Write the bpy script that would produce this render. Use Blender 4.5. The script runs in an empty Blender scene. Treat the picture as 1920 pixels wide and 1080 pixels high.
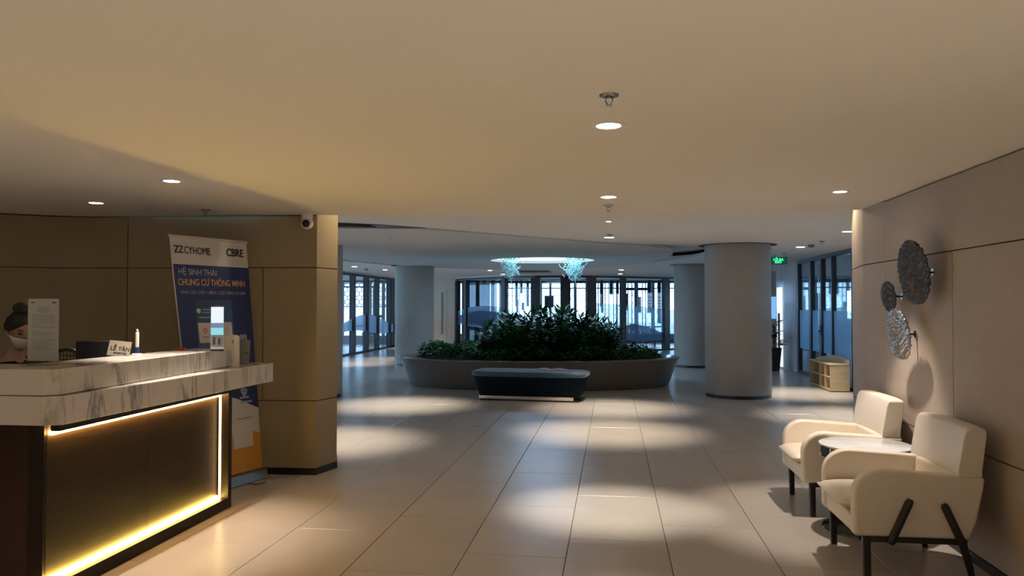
import bpy, math, random
from mathutils import Vector, Matrix, Euler
random.seed(7)
R = math.radians
PI = math.pi
scene = bpy.context.scene
col = scene.collection

# ------------------------------------------------------------------ camera, world, exposure
YAW = R(7.39)                       # the camera looks a little left of the floor joints (world +Y)
CAM_Z = 1.48
cam_d = bpy.data.cameras.new('camera')
cam_d.sensor_width = 36.0
cam_d.lens = 1450.0 / 1920.0 * 36.0
cam_d.clip_start = 0.05
cam_d.clip_end = 300
cam = bpy.data.objects.new('camera', cam_d)
cam.location = (0, 0, CAM_Z)
cam.rotation_euler = (R(90 + 1.304), 0, YAW)
col.objects.link(cam)
scene.camera = cam

scene.view_settings.view_transform = 'Standard'
scene.view_settings.look = 'None'
scene.view_settings.gamma = 1
scene.view_settings.use_curve_mapping = False
scene.view_settings.exposure = 0.12

WORLD_STRENGTH = 6.5
world = bpy.data.worlds.new('world')
scene.world = world
world.use_nodes = True
bg = world.node_tree.nodes['Background']
bg.inputs[0].default_value = (0.42, 0.68, 1.0, 1)
bg.inputs[1].default_value = WORLD_STRENGTH

LAMP_W = 46.0                       # power of one ordinary downlight
WARM = (1.0, 0.89, 0.76)
WARM_BACK = (1.0, 0.87, 0.72)


def loc(u, D):
    """A place D metres ahead of the camera, seen at tangent (u-960)/1450."""
    x = (u - 960) / 1450.0 * D
    return (-D * math.sin(YAW) + x * math.cos(YAW), D * math.cos(YAW) + x * math.sin(YAW))


# ------------------------------------------------------------------ materials
MATS = {}


def mat(name, color, rough=0.5, metal=0.0, vary=0.0, vscale=4.0, bump=0.0, bscale=60.0, emit=None, estr=0.0,
        coat=0.0, spec=0.5, sheen=0.0, stretch=None, obj_random=0.0):
    if name in MATS:
        return MATS[name]
    m = bpy.data.materials.new(name)
    m.use_nodes = True
    nt = m.node_tree
    b = nt.nodes['Principled BSDF']
    b.inputs['Base Color'].default_value = (*color, 1)
    b.inputs['Roughness'].default_value = rough
    b.inputs['Metallic'].default_value = metal
    b.inputs['Specular IOR Level'].default_value = spec
    b.inputs['Coat Weight'].default_value = coat
    b.inputs['Sheen Weight'].default_value = sheen
    if emit:
        b.inputs['Emission Color'].default_value = (*emit, 1)
        b.inputs['Emission Strength'].default_value = estr
    tc = nt.nodes.new('ShaderNodeTexCoord')
    mp = nt.nodes.new('ShaderNodeMapping')
    nt.links.new(tc.outputs['Object'], mp.inputs['Vector'])
    if stretch:
        mp.inputs['Scale'].default_value = stretch
    if vary > 0:
        n = nt.nodes.new('ShaderNodeTexNoise')
        n.inputs['Scale'].default_value = vscale
        n.inputs['Detail'].default_value = 5
        nt.links.new(mp.outputs[0], n.inputs['Vector'])
        mr = nt.nodes.new('ShaderNodeMapRange')
        mr.inputs['From Min'].default_value = 0.3
        mr.inputs['From Max'].default_value = 0.7
        mr.inputs['To Min'].default_value = 1 - vary
        mr.inputs['To Max'].default_value = 1 + vary
        nt.links.new(n.outputs['Fac'], mr.inputs['Value'])
        mul = nt.nodes.new('ShaderNodeVectorMath')
        mul.operation = 'SCALE'
        mul.inputs[0].default_value = color
        nt.links.new(mr.outputs[0], mul.inputs['Scale'])
        last = mul.outputs[0]
        if obj_random > 0:
            oi = nt.nodes.new('ShaderNodeObjectInfo')
            m2 = nt.nodes.new('ShaderNodeMapRange')
            m2.inputs['To Min'].default_value = 1 - obj_random
            m2.inputs['To Max'].default_value = 1 + obj_random
            nt.links.new(oi.outputs['Random'], m2.inputs['Value'])
            mu2 = nt.nodes.new('ShaderNodeVectorMath')
            mu2.operation = 'SCALE'
            nt.links.new(last, mu2.inputs[0])
            nt.links.new(m2.outputs[0], mu2.inputs['Scale'])
            last = mu2.outputs[0]
        nt.links.new(last, b.inputs['Base Color'])
    if bump > 0:
        n2 = nt.nodes.new('ShaderNodeTexNoise')
        n2.inputs['Scale'].default_value = bscale
        n2.inputs['Detail'].default_value = 4
        nt.links.new(mp.outputs[0], n2.inputs['Vector'])
        bp = nt.nodes.new('ShaderNodeBump')
        bp.inputs['Strength'].default_value = bump
        bp.inputs['Distance'].default_value = 0.01
        nt.links.new(n2.outputs['Fac'], bp.inputs['Height'])
        nt.links.new(bp.outputs[0], b.inputs['Normal'])
    MATS[name] = m
    return m


M_CEIL = mat('ceiling_paint', (0.80, 0.76, 0.70), 0.9, vary=0.015, vscale=0.8)
M_CEIL_B = mat('ceiling_paint_back', (0.78, 0.75, 0.71), 0.85, vary=0.015, vscale=0.8)
M_DISC = mat('ceiling_disc_paint', (0.62, 0.62, 0.62), 0.7, vary=0.01, vscale=0.8)
M_WALL = mat('panel_fabric_beige', (0.345, 0.275, 0.165), 0.8, vary=0.04, vscale=2.5, bump=0.12, bscale=220)
M_WALLR = mat('panel_fabric_taupe', (0.40, 0.34, 0.285), 0.8, vary=0.04, vscale=2.5, bump=0.12, bscale=220)
M_JOINT = mat('joint_shadow_gap', (0.10, 0.075, 0.045), 0.9)
M_BASEB = mat('dark_skirting', (0.012, 0.010, 0.009), 0.35)
M_PILLAR = mat('pillar_plaster', (0.35, 0.315, 0.275), 0.75, vary=0.04, vscale=3, bump=0.08, bscale=150)
M_BACKW = mat('cream_wall_paint', (0.62, 0.57, 0.48), 0.8, vary=0.02)
M_TILE = mat('floor_tile_stone', (0.47, 0.43, 0.385), 0.28, vary=0.06, vscale=2.2, obj_random=0.035, spec=0.45)
M_GROUT = mat('floor_joint', (0.06, 0.05, 0.04), 0.8)
M_LEATHER = mat('cream_leather', (0.78, 0.71, 0.60), 0.42, vary=0.03, vscale=6, bump=0.10, bscale=90)
M_DARKWOOD = mat('dark_wood_leg', (0.018, 0.015, 0.012), 0.4)
M_CHROME = mat('chrome', (0.75, 0.75, 0.76), 0.12, metal=1.0)
M_MIRROR = mat('dark_mirror_steel', (0.10, 0.12, 0.12), 0.08, metal=1.0)
M_GREYSTEEL = mat('grey_steel', (0.35, 0.36, 0.36), 0.22, metal=1.0)
M_TOPSTONE = mat('white_table_stone', (0.72, 0.76, 0.80), 0.12, vary=0.04, vscale=5)
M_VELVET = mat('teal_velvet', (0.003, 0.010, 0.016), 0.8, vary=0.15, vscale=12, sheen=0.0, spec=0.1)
M_PLANTER = mat('planter_glaze', (0.17, 0.15, 0.132), 0.14, vary=0.03)
M_SOIL = mat('soil', (0.03, 0.02, 0.012), 0.95, bump=0.8, bscale=40)
M_LEAF = mat('leaf_dark', (0.014, 0.12, 0.024), 0.38, vary=0.35, vscale=6, spec=0.35)
M_LEAF2 = mat('leaf_low', (0.020, 0.13, 0.030), 0.5, vary=0.45, vscale=7, spec=0.22)
M_STEM = mat('plant_stem', (0.03, 0.04, 0.02), 0.7)
M_FRAME = mat('dark_window_frame', (0.030, 0.030, 0.034), 0.4)
M_FRAME_E = mat('window_frame_edge', (0.45, 0.47, 0.50), 0.3, metal=0.8)
M_NAVY = mat('dark_blue_panel', (0.012, 0.018, 0.035), 0.5)
M_GREYPOST = mat('grey_blue_post', (0.20, 0.24, 0.30), 0.6)
M_LATT = mat('lattice_grey', (0.22, 0.25, 0.28), 0.6)
M_WHITE = mat('white_plastic', (0.80, 0.78, 0.75), 0.35)
M_BLACKP = mat('black_plastic', (0.012, 0.012, 0.014), 0.3)
M_PAPER = mat('paper', (0.72, 0.70, 0.70), 0.8)
M_INK = mat('ink', (0.02, 0.02, 0.025), 0.8)
M_INKL = mat('ink_grey', (0.34, 0.33, 0.34), 0.8)
M_SKIN = mat('skin', (0.42, 0.25, 0.18), 0.5, vary=0.05, vscale=8)
M_HAIR = mat('black_hair', (0.008, 0.007, 0.007), 0.45, bump=0.5, bscale=90, stretch=(1, 1, 0.2))
M_CLOTH = mat('black_top_cloth', (0.012, 0.012, 0.015), 0.85)
M_MASK = mat('mask_cloth', (0.78, 0.78, 0.86), 0.8, bump=0.15, bscale=80)
M_GREENW = mat('aqua_glass_wire', (0.35, 0.60, 0.55), 0.15, emit=(0.35, 0.9, 0.8), estr=0.0)
M_SHELFW = mat('pale_birch_board', (0.62, 0.48, 0.28), 0.5, vary=0.08, vscale=5, stretch=(1, 1, 6))
M_SHELFB = mat('shelf_bin_brown', (0.30, 0.22, 0.15), 0.6)
M_ART = mat('crumpled_metal', (0.42, 0.35, 0.29), 0.20, metal=1.0, bump=0.6, bscale=35)
M_ARTB = mat('dark_bronze', (0.085, 0.07, 0.058), 0.36, metal=1.0, bump=0.6, bscale=35)
M_POT = mat('dark_pot', (0.02, 0.018, 0.018), 0.4)
M_GROUND = mat('outdoor_paving', (0.55, 0.55, 0.53), 0.9, vary=0.08)
M_BLUE = mat('banner_blue', (0.010, 0.022, 0.105), 0.55)
M_BWHITE = mat('banner_white', (0.62, 0.58, 0.52), 0.55)
M_ORANGE = mat('banner_orange', (0.62, 0.28, 0.03), 0.55)
M_PEACH = mat('banner_peach', (0.75, 0.38, 0.18), 0.6)
M_VIOLET = mat('banner_violet', (0.10, 0.09, 0.28), 0.6)
M_RED = mat('red_plastic', (0.7, 0.05, 0.03), 0.4)
M_GREYTX = mat('banner_grey_text', (0.35, 0.38, 0.45), 0.6)
M_TAUPEBOX = mat('grille_grey', (0.12, 0.12, 0.13), 0.6)
M_BLUESOFT = mat('blue_soft_cover', (0.20, 0.30, 0.42), 0.8)


def mat_emit(name, color, strength):
    m = bpy.data.materials.new(name)
    m.use_nodes = True
    nt = m.node_tree
    nt.nodes.clear()
    e = nt.nodes.new('ShaderNodeEmission')
    e.inputs[0].default_value = (*color, 1)
    e.inputs[1].default_value = strength
    o = nt.nodes.new('ShaderNodeOutputMaterial')
    nt.links.new(e.outputs[0], o.inputs[0])
    return m


M_LENS = mat_emit('downlight_lens', (1.0, 0.90, 0.76), 22)
M_LENS_B = mat_emit('downlight_lens_cool', (1.0, 0.96, 0.90), 30)
M_SKYL = mat_emit('skylight_diffuser', (0.66, 0.90, 1.0), 1.6)
M_LED = mat_emit('led_tape_warm', (1.0, 0.66, 0.14), 62)
M_LEDT = mat_emit('led_tape_top', (1.0, 0.52, 0.15), 60)
M_LEDS = mat_emit('led_tape_side', (1.0, 0.66, 0.30), 9)
M_EXIT = mat_emit('exit_sign_face', (0.0, 0.20, 0.07), 0.5)
M_EXITT = mat_emit('exit_sign_text', (0.10, 1.0, 0.38), 1.6)
M_SCREEN = mat_emit('display_white', (0.82, 0.90, 1.0), 0.95)
M_SCREEN2 = mat_emit('display_aqua', (0.30, 0.72, 0.82), 0.9)
M_SCREEN3 = mat_emit('display_grey', (0.22, 0.28, 0.42), 0.8)
M_BLUESCR = mat_emit('blue_screen', (0.20, 0.48, 0.90), 1.0)
M_SLOT = mat_emit('bright_slot', (0.80, 0.88, 1.0), 1.2)


def mat_glass(name, tint, gloss=1.0):
    m = bpy.data.materials.new(name)
    m.use_nodes = True
    nt = m.node_tree
    nt.nodes.clear()
    t = nt.nodes.new('ShaderNodeBsdfTransparent')
    t.inputs[0].default_value = (*tint, 1)
    g = nt.nodes.new('ShaderNodeBsdfGlossy')
    g.inputs['Roughness'].default_value = 0.03
    lw_ = nt.nodes.new('ShaderNodeLayerWeight')
    pw_ = nt.nodes.new('ShaderNodeMath'); pw_.operation = 'POWER'; pw_.inputs[1].default_value = 5
    fr = nt.nodes.new('ShaderNodeMath'); fr.operation = 'MULTIPLY_ADD'
    fr.inputs[1].default_value = 0.8; fr.inputs[2].default_value = 0.04
    nt.links.new(lw_.outputs['Facing'], pw_.inputs[0])
    nt.links.new(pw_.outputs[0], fr.inputs[0])
    mx = nt.nodes.new('ShaderNodeMixShader')
    o = nt.nodes.new('ShaderNodeOutputMaterial')
    nt.links.new(fr.outputs[0], mx.inputs[0])
    nt.links.new(t.outputs[0], mx.inputs[1])
    nt.links.new(g.outputs[0], mx.inputs[2])
    nt.links.new(mx.outputs[0], o.inputs[0])
    return m


M_GLASS = mat_glass('window_glass', (0.86, 0.93, 0.97))


def mat_film(name, color, clear, dif=0.4):
    m = bpy.data.materials.new(name)
    m.use_nodes = True
    nt = m.node_tree
    nt.nodes.clear()
    t = nt.nodes.new('ShaderNodeBsdfTransparent')
    tl = nt.nodes.new('ShaderNodeBsdfTranslucent')
    tl.inputs[0].default_value = (*color, 1)
    df = nt.nodes.new('ShaderNodeBsdfDiffuse')
    df.inputs[0].default_value = (color[0] * dif, color[1] * dif, color[2] * dif, 1)
    m1 = nt.nodes.new('ShaderNodeMixShader')
    m1.inputs[0].default_value = 0.3
    m2 = nt.nodes.new('ShaderNodeMixShader')
    m2.inputs[0].default_value = clear
    o = nt.nodes.new('ShaderNodeOutputMaterial')
    nt.links.new(tl.outputs[0], m1.inputs[1])
    nt.links.new(df.outputs[0], m1.inputs[2])
    nt.links.new(m1.outputs[0], m2.inputs[1])
    nt.links.new(t.outputs[0], m2.inputs[2])
    nt.links.new(m2.outputs[0], o.inputs[0])
    return m


M_FILM = mat_film('frosted_film', (0.55, 0.80, 1.0), 0.58, 0.6)
M_FILM_D = mat_film('frosted_film_dense', (0.30, 0.36, 0.46), 0.30, 0.5)
M_FILM_L = mat_film('frosted_film_grey', (0.45, 0.52, 0.62), 0.25)


def mat_acrylic():
    m = mat_glass('clear_acrylic', (0.93, 0.95, 0.95))
    return m


M_ACRYL = mat_acrylic()


def mat_marble():
    m = bpy.data.materials.new('white_marble')
    m.use_nodes = True
    nt = m.node_tree
    b = nt.nodes['Principled BSDF']
    b.inputs['Roughness'].default_value = 0.16
    tc = nt.nodes.new('ShaderNodeTexCoord')
    mp = nt.nodes.new('ShaderNodeMapping')
    mp.inputs['Rotation'].default_value = (R(-32), 0, R(8))
    mp.inputs['Scale'].default_value = (2.0, 4.2, 0.9)
    nt.links.new(tc.outputs['Object'], mp.inputs[0])
    n = nt.nodes.new('ShaderNodeTexNoise')
    n.inputs['Scale'].default_value = 1.5
    n.inputs['Detail'].default_value = 7
    n.inputs['Roughness'].default_value = 0.58
    n.inputs['Distortion'].default_value = 0.7
    nt.links.new(mp.outputs[0], n.inputs['Vector'])
    # veins: |noise - 0.5|
    s = nt.nodes.new('ShaderNodeMath'); s.operation = 'SUBTRACT'; s.inputs[1].default_value = 0.5
    a = nt.nodes.new('ShaderNodeMath'); a.operation = 'ABSOLUTE'
    nt.links.new(n.outputs['Fac'], s.inputs[0]); nt.links.new(s.outputs[0], a.inputs[0])
    cr = nt.nodes.new('ShaderNodeValToRGB')
    cr.color_ramp.elements[0].position = 0.0
    cr.color_ramp.elements[0].color = (0.27, 0.24, 0.22, 1)
    cr.color_ramp.elements[1].position = 0.075
    cr.color_ramp.elements[1].color = (0.66, 0.60, 0.53, 1)
    e = cr.color_ramp.elements.new(0.02); e.color = (0.44, 0.40, 0.365, 1)
    nt.links.new(a.outputs[0], cr.inputs[0])
    # broad clouds that switch the veins off in places
    n2 = nt.nodes.new('ShaderNodeTexNoise')
    n2.inputs['Scale'].default_value = 1.1
    n2.inputs['Detail'].default_value = 3
    nt.links.new(mp.outputs[0], n2.inputs['Vector'])
    r2 = nt.nodes.new('ShaderNodeMapRange')
    r2.inputs['From Min'].default_value = 0.42; r2.inputs['From Max'].default_value = 0.60
    nt.links.new(n2.outputs['Fac'], r2.inputs['Value'])
    mx = nt.nodes.new('ShaderNodeMix'); mx.data_type = 'RGBA'
    mx.inputs['A'].default_value = (0.66, 0.60, 0.53, 1)
    nt.links.new(r2.outputs[0], mx.inputs['Factor'])
    nt.links.new(cr.outputs[0], mx.inputs['B'])
    nt.links.new(mx.outputs['Result'], b.inputs['Base Color'])
    return m


M_MARBLE = mat_marble()


def mat_brushed(name, c1, c2, rough, metal, scale):
    m = bpy.data.materials.new(name)
    m.use_nodes = True
    nt = m.node_tree
    b = nt.nodes['Principled BSDF']
    b.inputs['Roughness'].default_value = rough
    b.inputs['Metallic'].default_value = metal
    b.inputs['Specular IOR Level'].default_value = 0.15
    tc = nt.nodes.new('ShaderNodeTexCoord')
    mp = nt.nodes.new('ShaderNodeMapping')
    mp.inputs['Scale'].default_value = scale
    nt.links.new(tc.outputs['Object'], mp.inputs[0])
    n = nt.nodes.new('ShaderNodeTexNoise')
    n.inputs['Scale'].default_value = 2
    n.inputs['Detail'].default_value = 8
    n.inputs['Roughness'].default_value = 0.7
    nt.links.new(mp.outputs[0], n.inputs['Vector'])
    cr = nt.nodes.new('ShaderNodeValToRGB')
    cr.color_ramp.elements[0].position = 0.3
    cr.color_ramp.elements[0].color = (*c1, 1)
    cr.color_ramp.elements[1].position = 0.7
    cr.color_ramp.elements[1].color = (*c2, 1)
    nt.links.new(n.outputs['Fac'], cr.inputs[0])
    nt.links.new(cr.outputs[0], b.inputs['Base Color'])
    bp = nt.nodes.new('ShaderNodeBump')
    bp.inputs['Strength'].default_value = 0.25
    bp.inputs['Distance'].default_value = 0.003
    nt.links.new(n.outputs['Fac'], bp.inputs['Height'])
    nt.links.new(bp.outputs[0], b.inputs['Normal'])
    return m


M_DESKP = mat_brushed('desk_panel_brushed', (0.014, 0.009, 0.004), (0.040, 0.026, 0.012), 0.5, 0.0, (1, 1.2, 70))
M_DESKF = mat('desk_frame_wood', (0.014, 0.0085, 0.005), 0.45, vary=0.25, vscale=3, stretch=(1, 1, 0.2), spec=0.2)
M_DESKE = mat('desk_end_wood', (0.026, 0.011, 0.005), 0.5, vary=0.2, vscale=3, stretch=(3, 3, 0.3), spec=0.2)


def mat_polished():
    m = mat('polished_stone_wall', (0.55, 0.53, 0.55), 0.12, vary=0.15, vscale=2.0, stretch=(1, 1, 0.35))
    return m


M_POLISH = mat_polished()

# ------------------------------------------------------------------ mesh helper


class MB:
    def __init__(s):
        s.v = []
        s.f = []

    def add(s, vs, fs):
        n = len(s.v)
        s.v += [tuple(x) for x in vs]
        s.f += [tuple(i + n for i in q) for q in fs]
        return s

    def box(s, x0, x1, y0, y1, z0, z1):
        return s.add([(x0, y0, z0), (x1, y0, z0), (x1, y1, z0), (x0, y1, z0),
                      (x0, y0, z1), (x1, y0, z1), (x1, y1, z1), (x0, y1, z1)],
                     [(0, 3, 2, 1), (4, 5, 6, 7), (0, 1, 5, 4), (1, 2, 6, 5), (2, 3, 7, 6), (3, 0, 4, 7)])

    def hexa(s, b, t):
        """box between four bottom and four top corners"""
        return s.add(list(b) + list(t), [(0, 3, 2, 1), (4, 5, 6, 7), (0, 1, 5, 4), (1, 2, 6, 5), (2, 3, 7, 6), (3, 0, 4, 7)])

    def prism(s, poly, z0, z1, inset=0.0):
        n = len(poly)
        area = sum(poly[i][0] * poly[(i + 1) % n][1] - poly[(i + 1) % n][0] * poly[i][1] for i in range(n))
        if area < 0:
            poly = poly[::-1]
        vs = [(x, y, z0) for x, y in poly] + [(x, y, z1) for x, y in poly]
        fs = [tuple(range(n - 1, -1, -1)), tuple(range(n, 2 * n))]
        fs += [(i, (i + 1) % n, n + (i + 1) % n, n + i) for i in range(n)]
        return s.add(vs, fs)

    def yprism(s, poly, y0, y1):
        """poly in (x,z) extruded along y"""
        n = len(poly)
        vs = [(x, y0, z) for x, z in poly] + [(x, y1, z) for x, z in poly]
        fs = [tuple(range(n)), tuple(range(2 * n - 1, n - 1, -1))]
        fs += [((i + 1) % n, i, n + i, n + (i + 1) % n) for i in range(n)]
        return s.add(vs, fs)

    def lathe(s, prof, n=32, c=(0, 0, 0), capb=True, capt=True, axis='z', ry=1.0):
        vs = []
        for r, z in prof:
            for i in range(n):
                a = 2 * PI * i / n
                p = (r * math.cos(a), r * math.sin(a) * ry, z)
                if axis == 'x':
                    p = (z, r * math.cos(a), r * math.sin(a))
                elif axis == 'y':
                    p = (r * math.sin(a), z, r * math.cos(a))
                vs.append((c[0] + p[0], c[1] + p[1], c[2] + p[2]))
        fs = []
        for k in range(len(prof) - 1):
            for i in range(n):
                j = (i + 1) % n
                fs.append((k * n + i, k * n + j, (k + 1) * n + j, (k + 1) * n + i))
        if capb:
            fs.append(tuple(range(n - 1, -1, -1)))
        if capt:
            m = (len(prof) - 1) * n
            fs.append(tuple(m + i for i in range(n)))
        return s.add(vs, fs)

    def tube(s, pts, r, n=8, cap=True):
        pts = [Vector(p) for p in pts]
        rs = r if isinstance(r, (list, tuple)) else [r] * len(pts)
        up = Vector((0, 0, 1))
        rings = []
        for i, p in enumerate(pts):
            d = (pts[min(i + 1, len(pts) - 1)] - pts[max(i - 1, 0)]).normalized()
            u = up if abs(d.dot(up)) < 0.95 else Vector((1, 0, 0))
            a = d.cross(u).normalized()
            b = d.cross(a).normalized()
            rings.append([p + (a * math.cos(2 * PI * k / n) + b * math.sin(2 * PI * k / n)) * rs[i] for k in range(n)])
        vs = [v for rg in rings for v in rg]
        fs = []
        for i in range(len(pts) - 1):
            for k in range(n):
                j = (k + 1) % n
                fs.append((i * n + k, i * n + j, (i + 1) * n + j, (i + 1) * n + k))
        if cap:
            fs.append(tuple(range(n - 1, -1, -1)))
            fs.append(tuple((len(pts) - 1) * n + k for k in range(n)))
        return s.add(vs, fs)

    def bar(s, p0, p1, w, h, up=(0, 0, 1)):
        """rectangular bar from p0 to p1, width w across, height h along up"""
        p0, p1 = Vector(p0), Vector(p1)
        d = (p1 - p0).normalized()
        a = d.cross(Vector(up))
        if a.length < 1e-4:
            a = d.cross(Vector((1, 0, 0)))
        a.normalize()
        b = a.cross(d).normalized()
        q = [-a * w / 2 - b * h / 2, a * w / 2 - b * h / 2, a * w / 2 + b * h / 2, -a * w / 2 + b * h / 2]
        return s.hexa([p0 + x for x in q], [p1 + x for x in q])

    def ell(s, c, r, nu=20, nv=12):
        vs = []
        for j in range(1, nv):
            t = PI * j / nv
            for i in range(nu):
                a = 2 * PI * i / nu
                vs.append((c[0] + r[0] * math.sin(t) * math.cos(a), c[1] + r[1] * math.sin(t) * math.sin(a), c[2] + r[2] * math.cos(t)))
        top = len(vs); vs.append((c[0], c[1], c[2] + r[2]))
        bot = len(vs); vs.append((c[0], c[1], c[2] - r[2]))
        fs = []
        for j in range(nv - 2):
            for i in range(nu):
                k = (i + 1) % nu
                fs.append((j * nu + i, (j + 1) * nu + i, (j + 1) * nu + k, j * nu + k))
        for i in range(nu):
            k = (i + 1) % nu
            fs.append((top, i, k))
            fs.append((bot, (nv - 2) * nu + k, (nv - 2) * nu + i))
        return s.add(vs, fs)

    def move(s, M):
        s.v = [tuple(M @ Vector(p)) for p in s.v]
        return s

    def mesh(s, name, m, smooth=False):
        me = bpy.data.meshes.new(name)
        me.from_pydata(s.v, [], s.f)
        me.update()
        if m:
            me.materials.append(m)
        if smooth:
            me.polygons.foreach_set('use_smooth', [True] * len(me.polygons))
        return me

    def build(s, name, m, parent=None, world=True, smooth=False, bevel=0.0, seg=2, sub=0, auto=False):
        o = bpy.data.objects.new(name, s.mesh(name, m, smooth or auto))
        col.objects.link(o)
        if parent is not None:
            o.parent = parent
            if world:
                o.matrix_parent_inverse = wmat(parent).inverted()
        if bevel > 0:
            bv = o.modifiers.new('bevel', 'BEVEL')
            bv.width = bevel
            bv.segments = seg
            bv.limit_method = 'ANGLE'
            bv.angle_limit = R(30)
        if sub:
            sb = o.modifiers.new('sub', 'SUBSURF')
            sb.levels = sub
            sb.render_levels = sub
        if auto:
            o.data.set_sharp_from_angle(angle=R(35))
        return o


def wmat(o):
    m = o.matrix_basis.copy()
    if o.parent:
        m = wmat(o.parent) @ o.matrix_parent_inverse @ m
    return m


def empty(name, p, rz=0.0):
    o = bpy.data.objects.new(name, None)
    o.location = p
    o.rotation_euler = (0, 0, rz)
    o.empty_display_size = 0.1
    col.objects.link(o)
    return o


def tag(o, label=None, cat=None, group=None, kind=None):
    if label: o['label'] = label
    if cat: o['category'] = cat
    if group: o['group'] = group
    if kind: o['kind'] = kind
    return o


def struct(o, label=None):
    o['kind'] = 'structure'
    if label: o['label'] = label
    return o


def children(o):
    return [c for c in list(col.objects) if c.parent == o]


def copy_tree(o, parent=None):
    kids = children(o)
    c = o.copy()
    col.objects.link(c)
    if parent is not None:
        c.parent = parent
    for k in kids:
        copy_tree(k, c)
    return c


def text(body, size, m, parent, M, name='lettering', align='LEFT', extrude=0.0008, bold=0.0):
    """lettering turned into a mesh; M maps the text plane into the parent's space (shear allowed)"""
    cu = bpy.data.curves.new(name, 'FONT')
    cu.body = body
    cu.size = size
    cu.align_x = align
    cu.extrude = extrude
    cu.offset = bold
    cu.resolution_u = 3
    tmp = bpy.data.objects.new('tmp', cu)
    col.objects.link(tmp)
    bpy.context.view_layer.update()
    me = bpy.data.meshes.new_from_object(tmp.evaluated_get(bpy.context.evaluated_depsgraph_get()))
    bpy.data.objects.remove(tmp)
    me.transform(M)
    me.materials.clear()
    me.materials.append(m)
    o = bpy.data.objects.new(name, me)
    col.objects.link(o)
    o.parent = parent
    return o


# ================================================================== FLOOR
fl = MB().box(-14.5, 10.5, -5.5, 34, -0.30, -0.008).build('floor', M_GROUT)
struct(fl, 'pale stone tile floor with thin dark joints running into the depth')
TW, TL, TX0, TY0, GAP = 0.605, 1.135, -0.275, 4.955, 0.0035


def tile_mb(w, l):
    c = 0.0025
    m = MB()
    b = [(-w / 2, -l / 2), (w / 2, -l / 2), (w / 2, l / 2), (-w / 2, l / 2)]
    t = [(-w / 2 + c, -l / 2 + c), (w / 2 - c, -l / 2 + c), (w / 2 - c, l / 2 - c), (-w / 2 + c, l / 2 - c)]
    vs = [(x, y, -0.008) for x, y in b] + [(x, y, -c) for x, y in b] + [(x, y, 0) for x, y in t]
    fs = [(3, 2, 1, 0), (8, 9, 10, 11)]
    for k in (0, 4):
        for i in range(4):
            j = (i + 1) % 4
            fs.append((k + i, k + j, k + 4 + j, k + 4 + i))
    return m.add(vs, fs)


tile_me = tile_mb(TW - GAP, TL - GAP).mesh('tile', M_TILE)
far = MB()
ntile = 0
for k in range(-24, 18):
    x = TX0 + (k + 0.5) * TW
    base = TY0 + 0.378 * k
    base -= math.floor((base + 5.4) / TL) * TL
    y = base + TL / 2
    while y < 33:
        near = 2.3 < y < 14.6 and -4.4 - 0.03 * y < x < 0.62 * y + 0.6 and x < 4.3 and x > -0.46 * y - 1.7
        if near and ntile < 290:
            o = bpy.data.objects.new('tile', tile_me)
            col.objects.link(o)
            o.parent = fl
            o.location = (x, y, 0)
            ntile += 1
        else:
            t = tile_mb(TW - GAP, TL - GAP).move(Matrix.Translation((x, y, 0)))
            far.add(t.v, t.f)
        y += TL
o = far.build('tile', M_TILE, fl)
o['kind'] = 'stuff'

# ================================================================== CEILINGS
ZF, ZU = 2.28, 2.47
edge = [(-3.2, 6.42), (-2.43, 6.56), (-1.3, 6.76), (-0.22, 6.84), (0.9, 6.83), (2.0, 6.76), (2.6, 6.70)]
poly = [(-7.5, -5.2), (2.6, -5.2)] + edge[::-1] + [(-7.5, edge[0][1] - 0.1)]
c1 = MB().prism(poly, ZF, ZU + 0.35).build('ceiling', M_CEIL)
struct(c1, 'low cream plaster ceiling over the reception hall')

# back ceiling: slab with a free-form opening
hole = [(-3.9, 8.75), (-3.27, 8.84), (-2.87, 9.07), (-2.34, 9.59), (-1.39, 10.69), (-0.15, 12.13), (0.35, 12.50), (0.88, 12.80), (1.30, 13.15),
        (1.60, 13.7), (1.85, 14.8), (1.92, 15.8), (1.70, 16.8), (1.08, 17.57), (0.70, 18.5), (0.19, 19.45), (-0.25, 20.1), (-0.71, 20.57), (-1.6, 21.1), (-2.6, 21.3),
        (-4.0, 20.6), (-5.2, 19.0), (-5.9, 16.5), (-6.1, 13.5), (-5.7, 10.8), (-4.9, 9.2)]
disc = [(-4.0, 9.35), (-3.45, 9.36), (-3.0, 9.49), (-2.35, 9.64), (-1.42, 10.74), (-0.22, 12.16), (0.25, 12.60), (0.66, 13.05), (0.94, 13.65),
        (1.10, 14.46), (1.16, 15.2), (1.10, 16.03), (0.97, 17.0), (0.80, 17.98), (0.50, 18.7), (0.15, 19.28), (-0.30, 19.85), (-0.80, 20.3), (-1.6, 20.8), (-2.6, 20.95),
        (-3.85, 20.3), (-4.95, 18.8), (-5.6, 16.4), (-5.8, 13.5), (-5.4, 11.0), (-4.7, 9.5)]
# outer boundary ring with same count of points as hole (26) for a bridge
OX0, OX1, OY0, OY1 = -15.0, 11.0, 6.55, 34.5


def ray_to_rect(p, c):
    dx, dy = p[0] - c[0], p[1] - c[1]
    t = 1e9
    if dx > 0: t = min(t, (OX1 - c[0]) / dx)
    if dx < 0: t = min(t, (OX0 - c[0]) / dx)
    if dy > 0: t = min(t, (OY1 - c[1]) / dy)
    if dy < 0: t = min(t, (OY0 - c[1]) / dy)
    return (c[0] + dx * t, c[1] + dy * t)


cc = (-2.0, 15.0)
seq = [('h', p) for p in hole]
crn = [(OX0, OY0), (OX1, OY0), (OX1, OY1), (OX0, OY1)]


def ang(p): return math.atan2(p[1] - cc[1], p[0] - cc[0])


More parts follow.
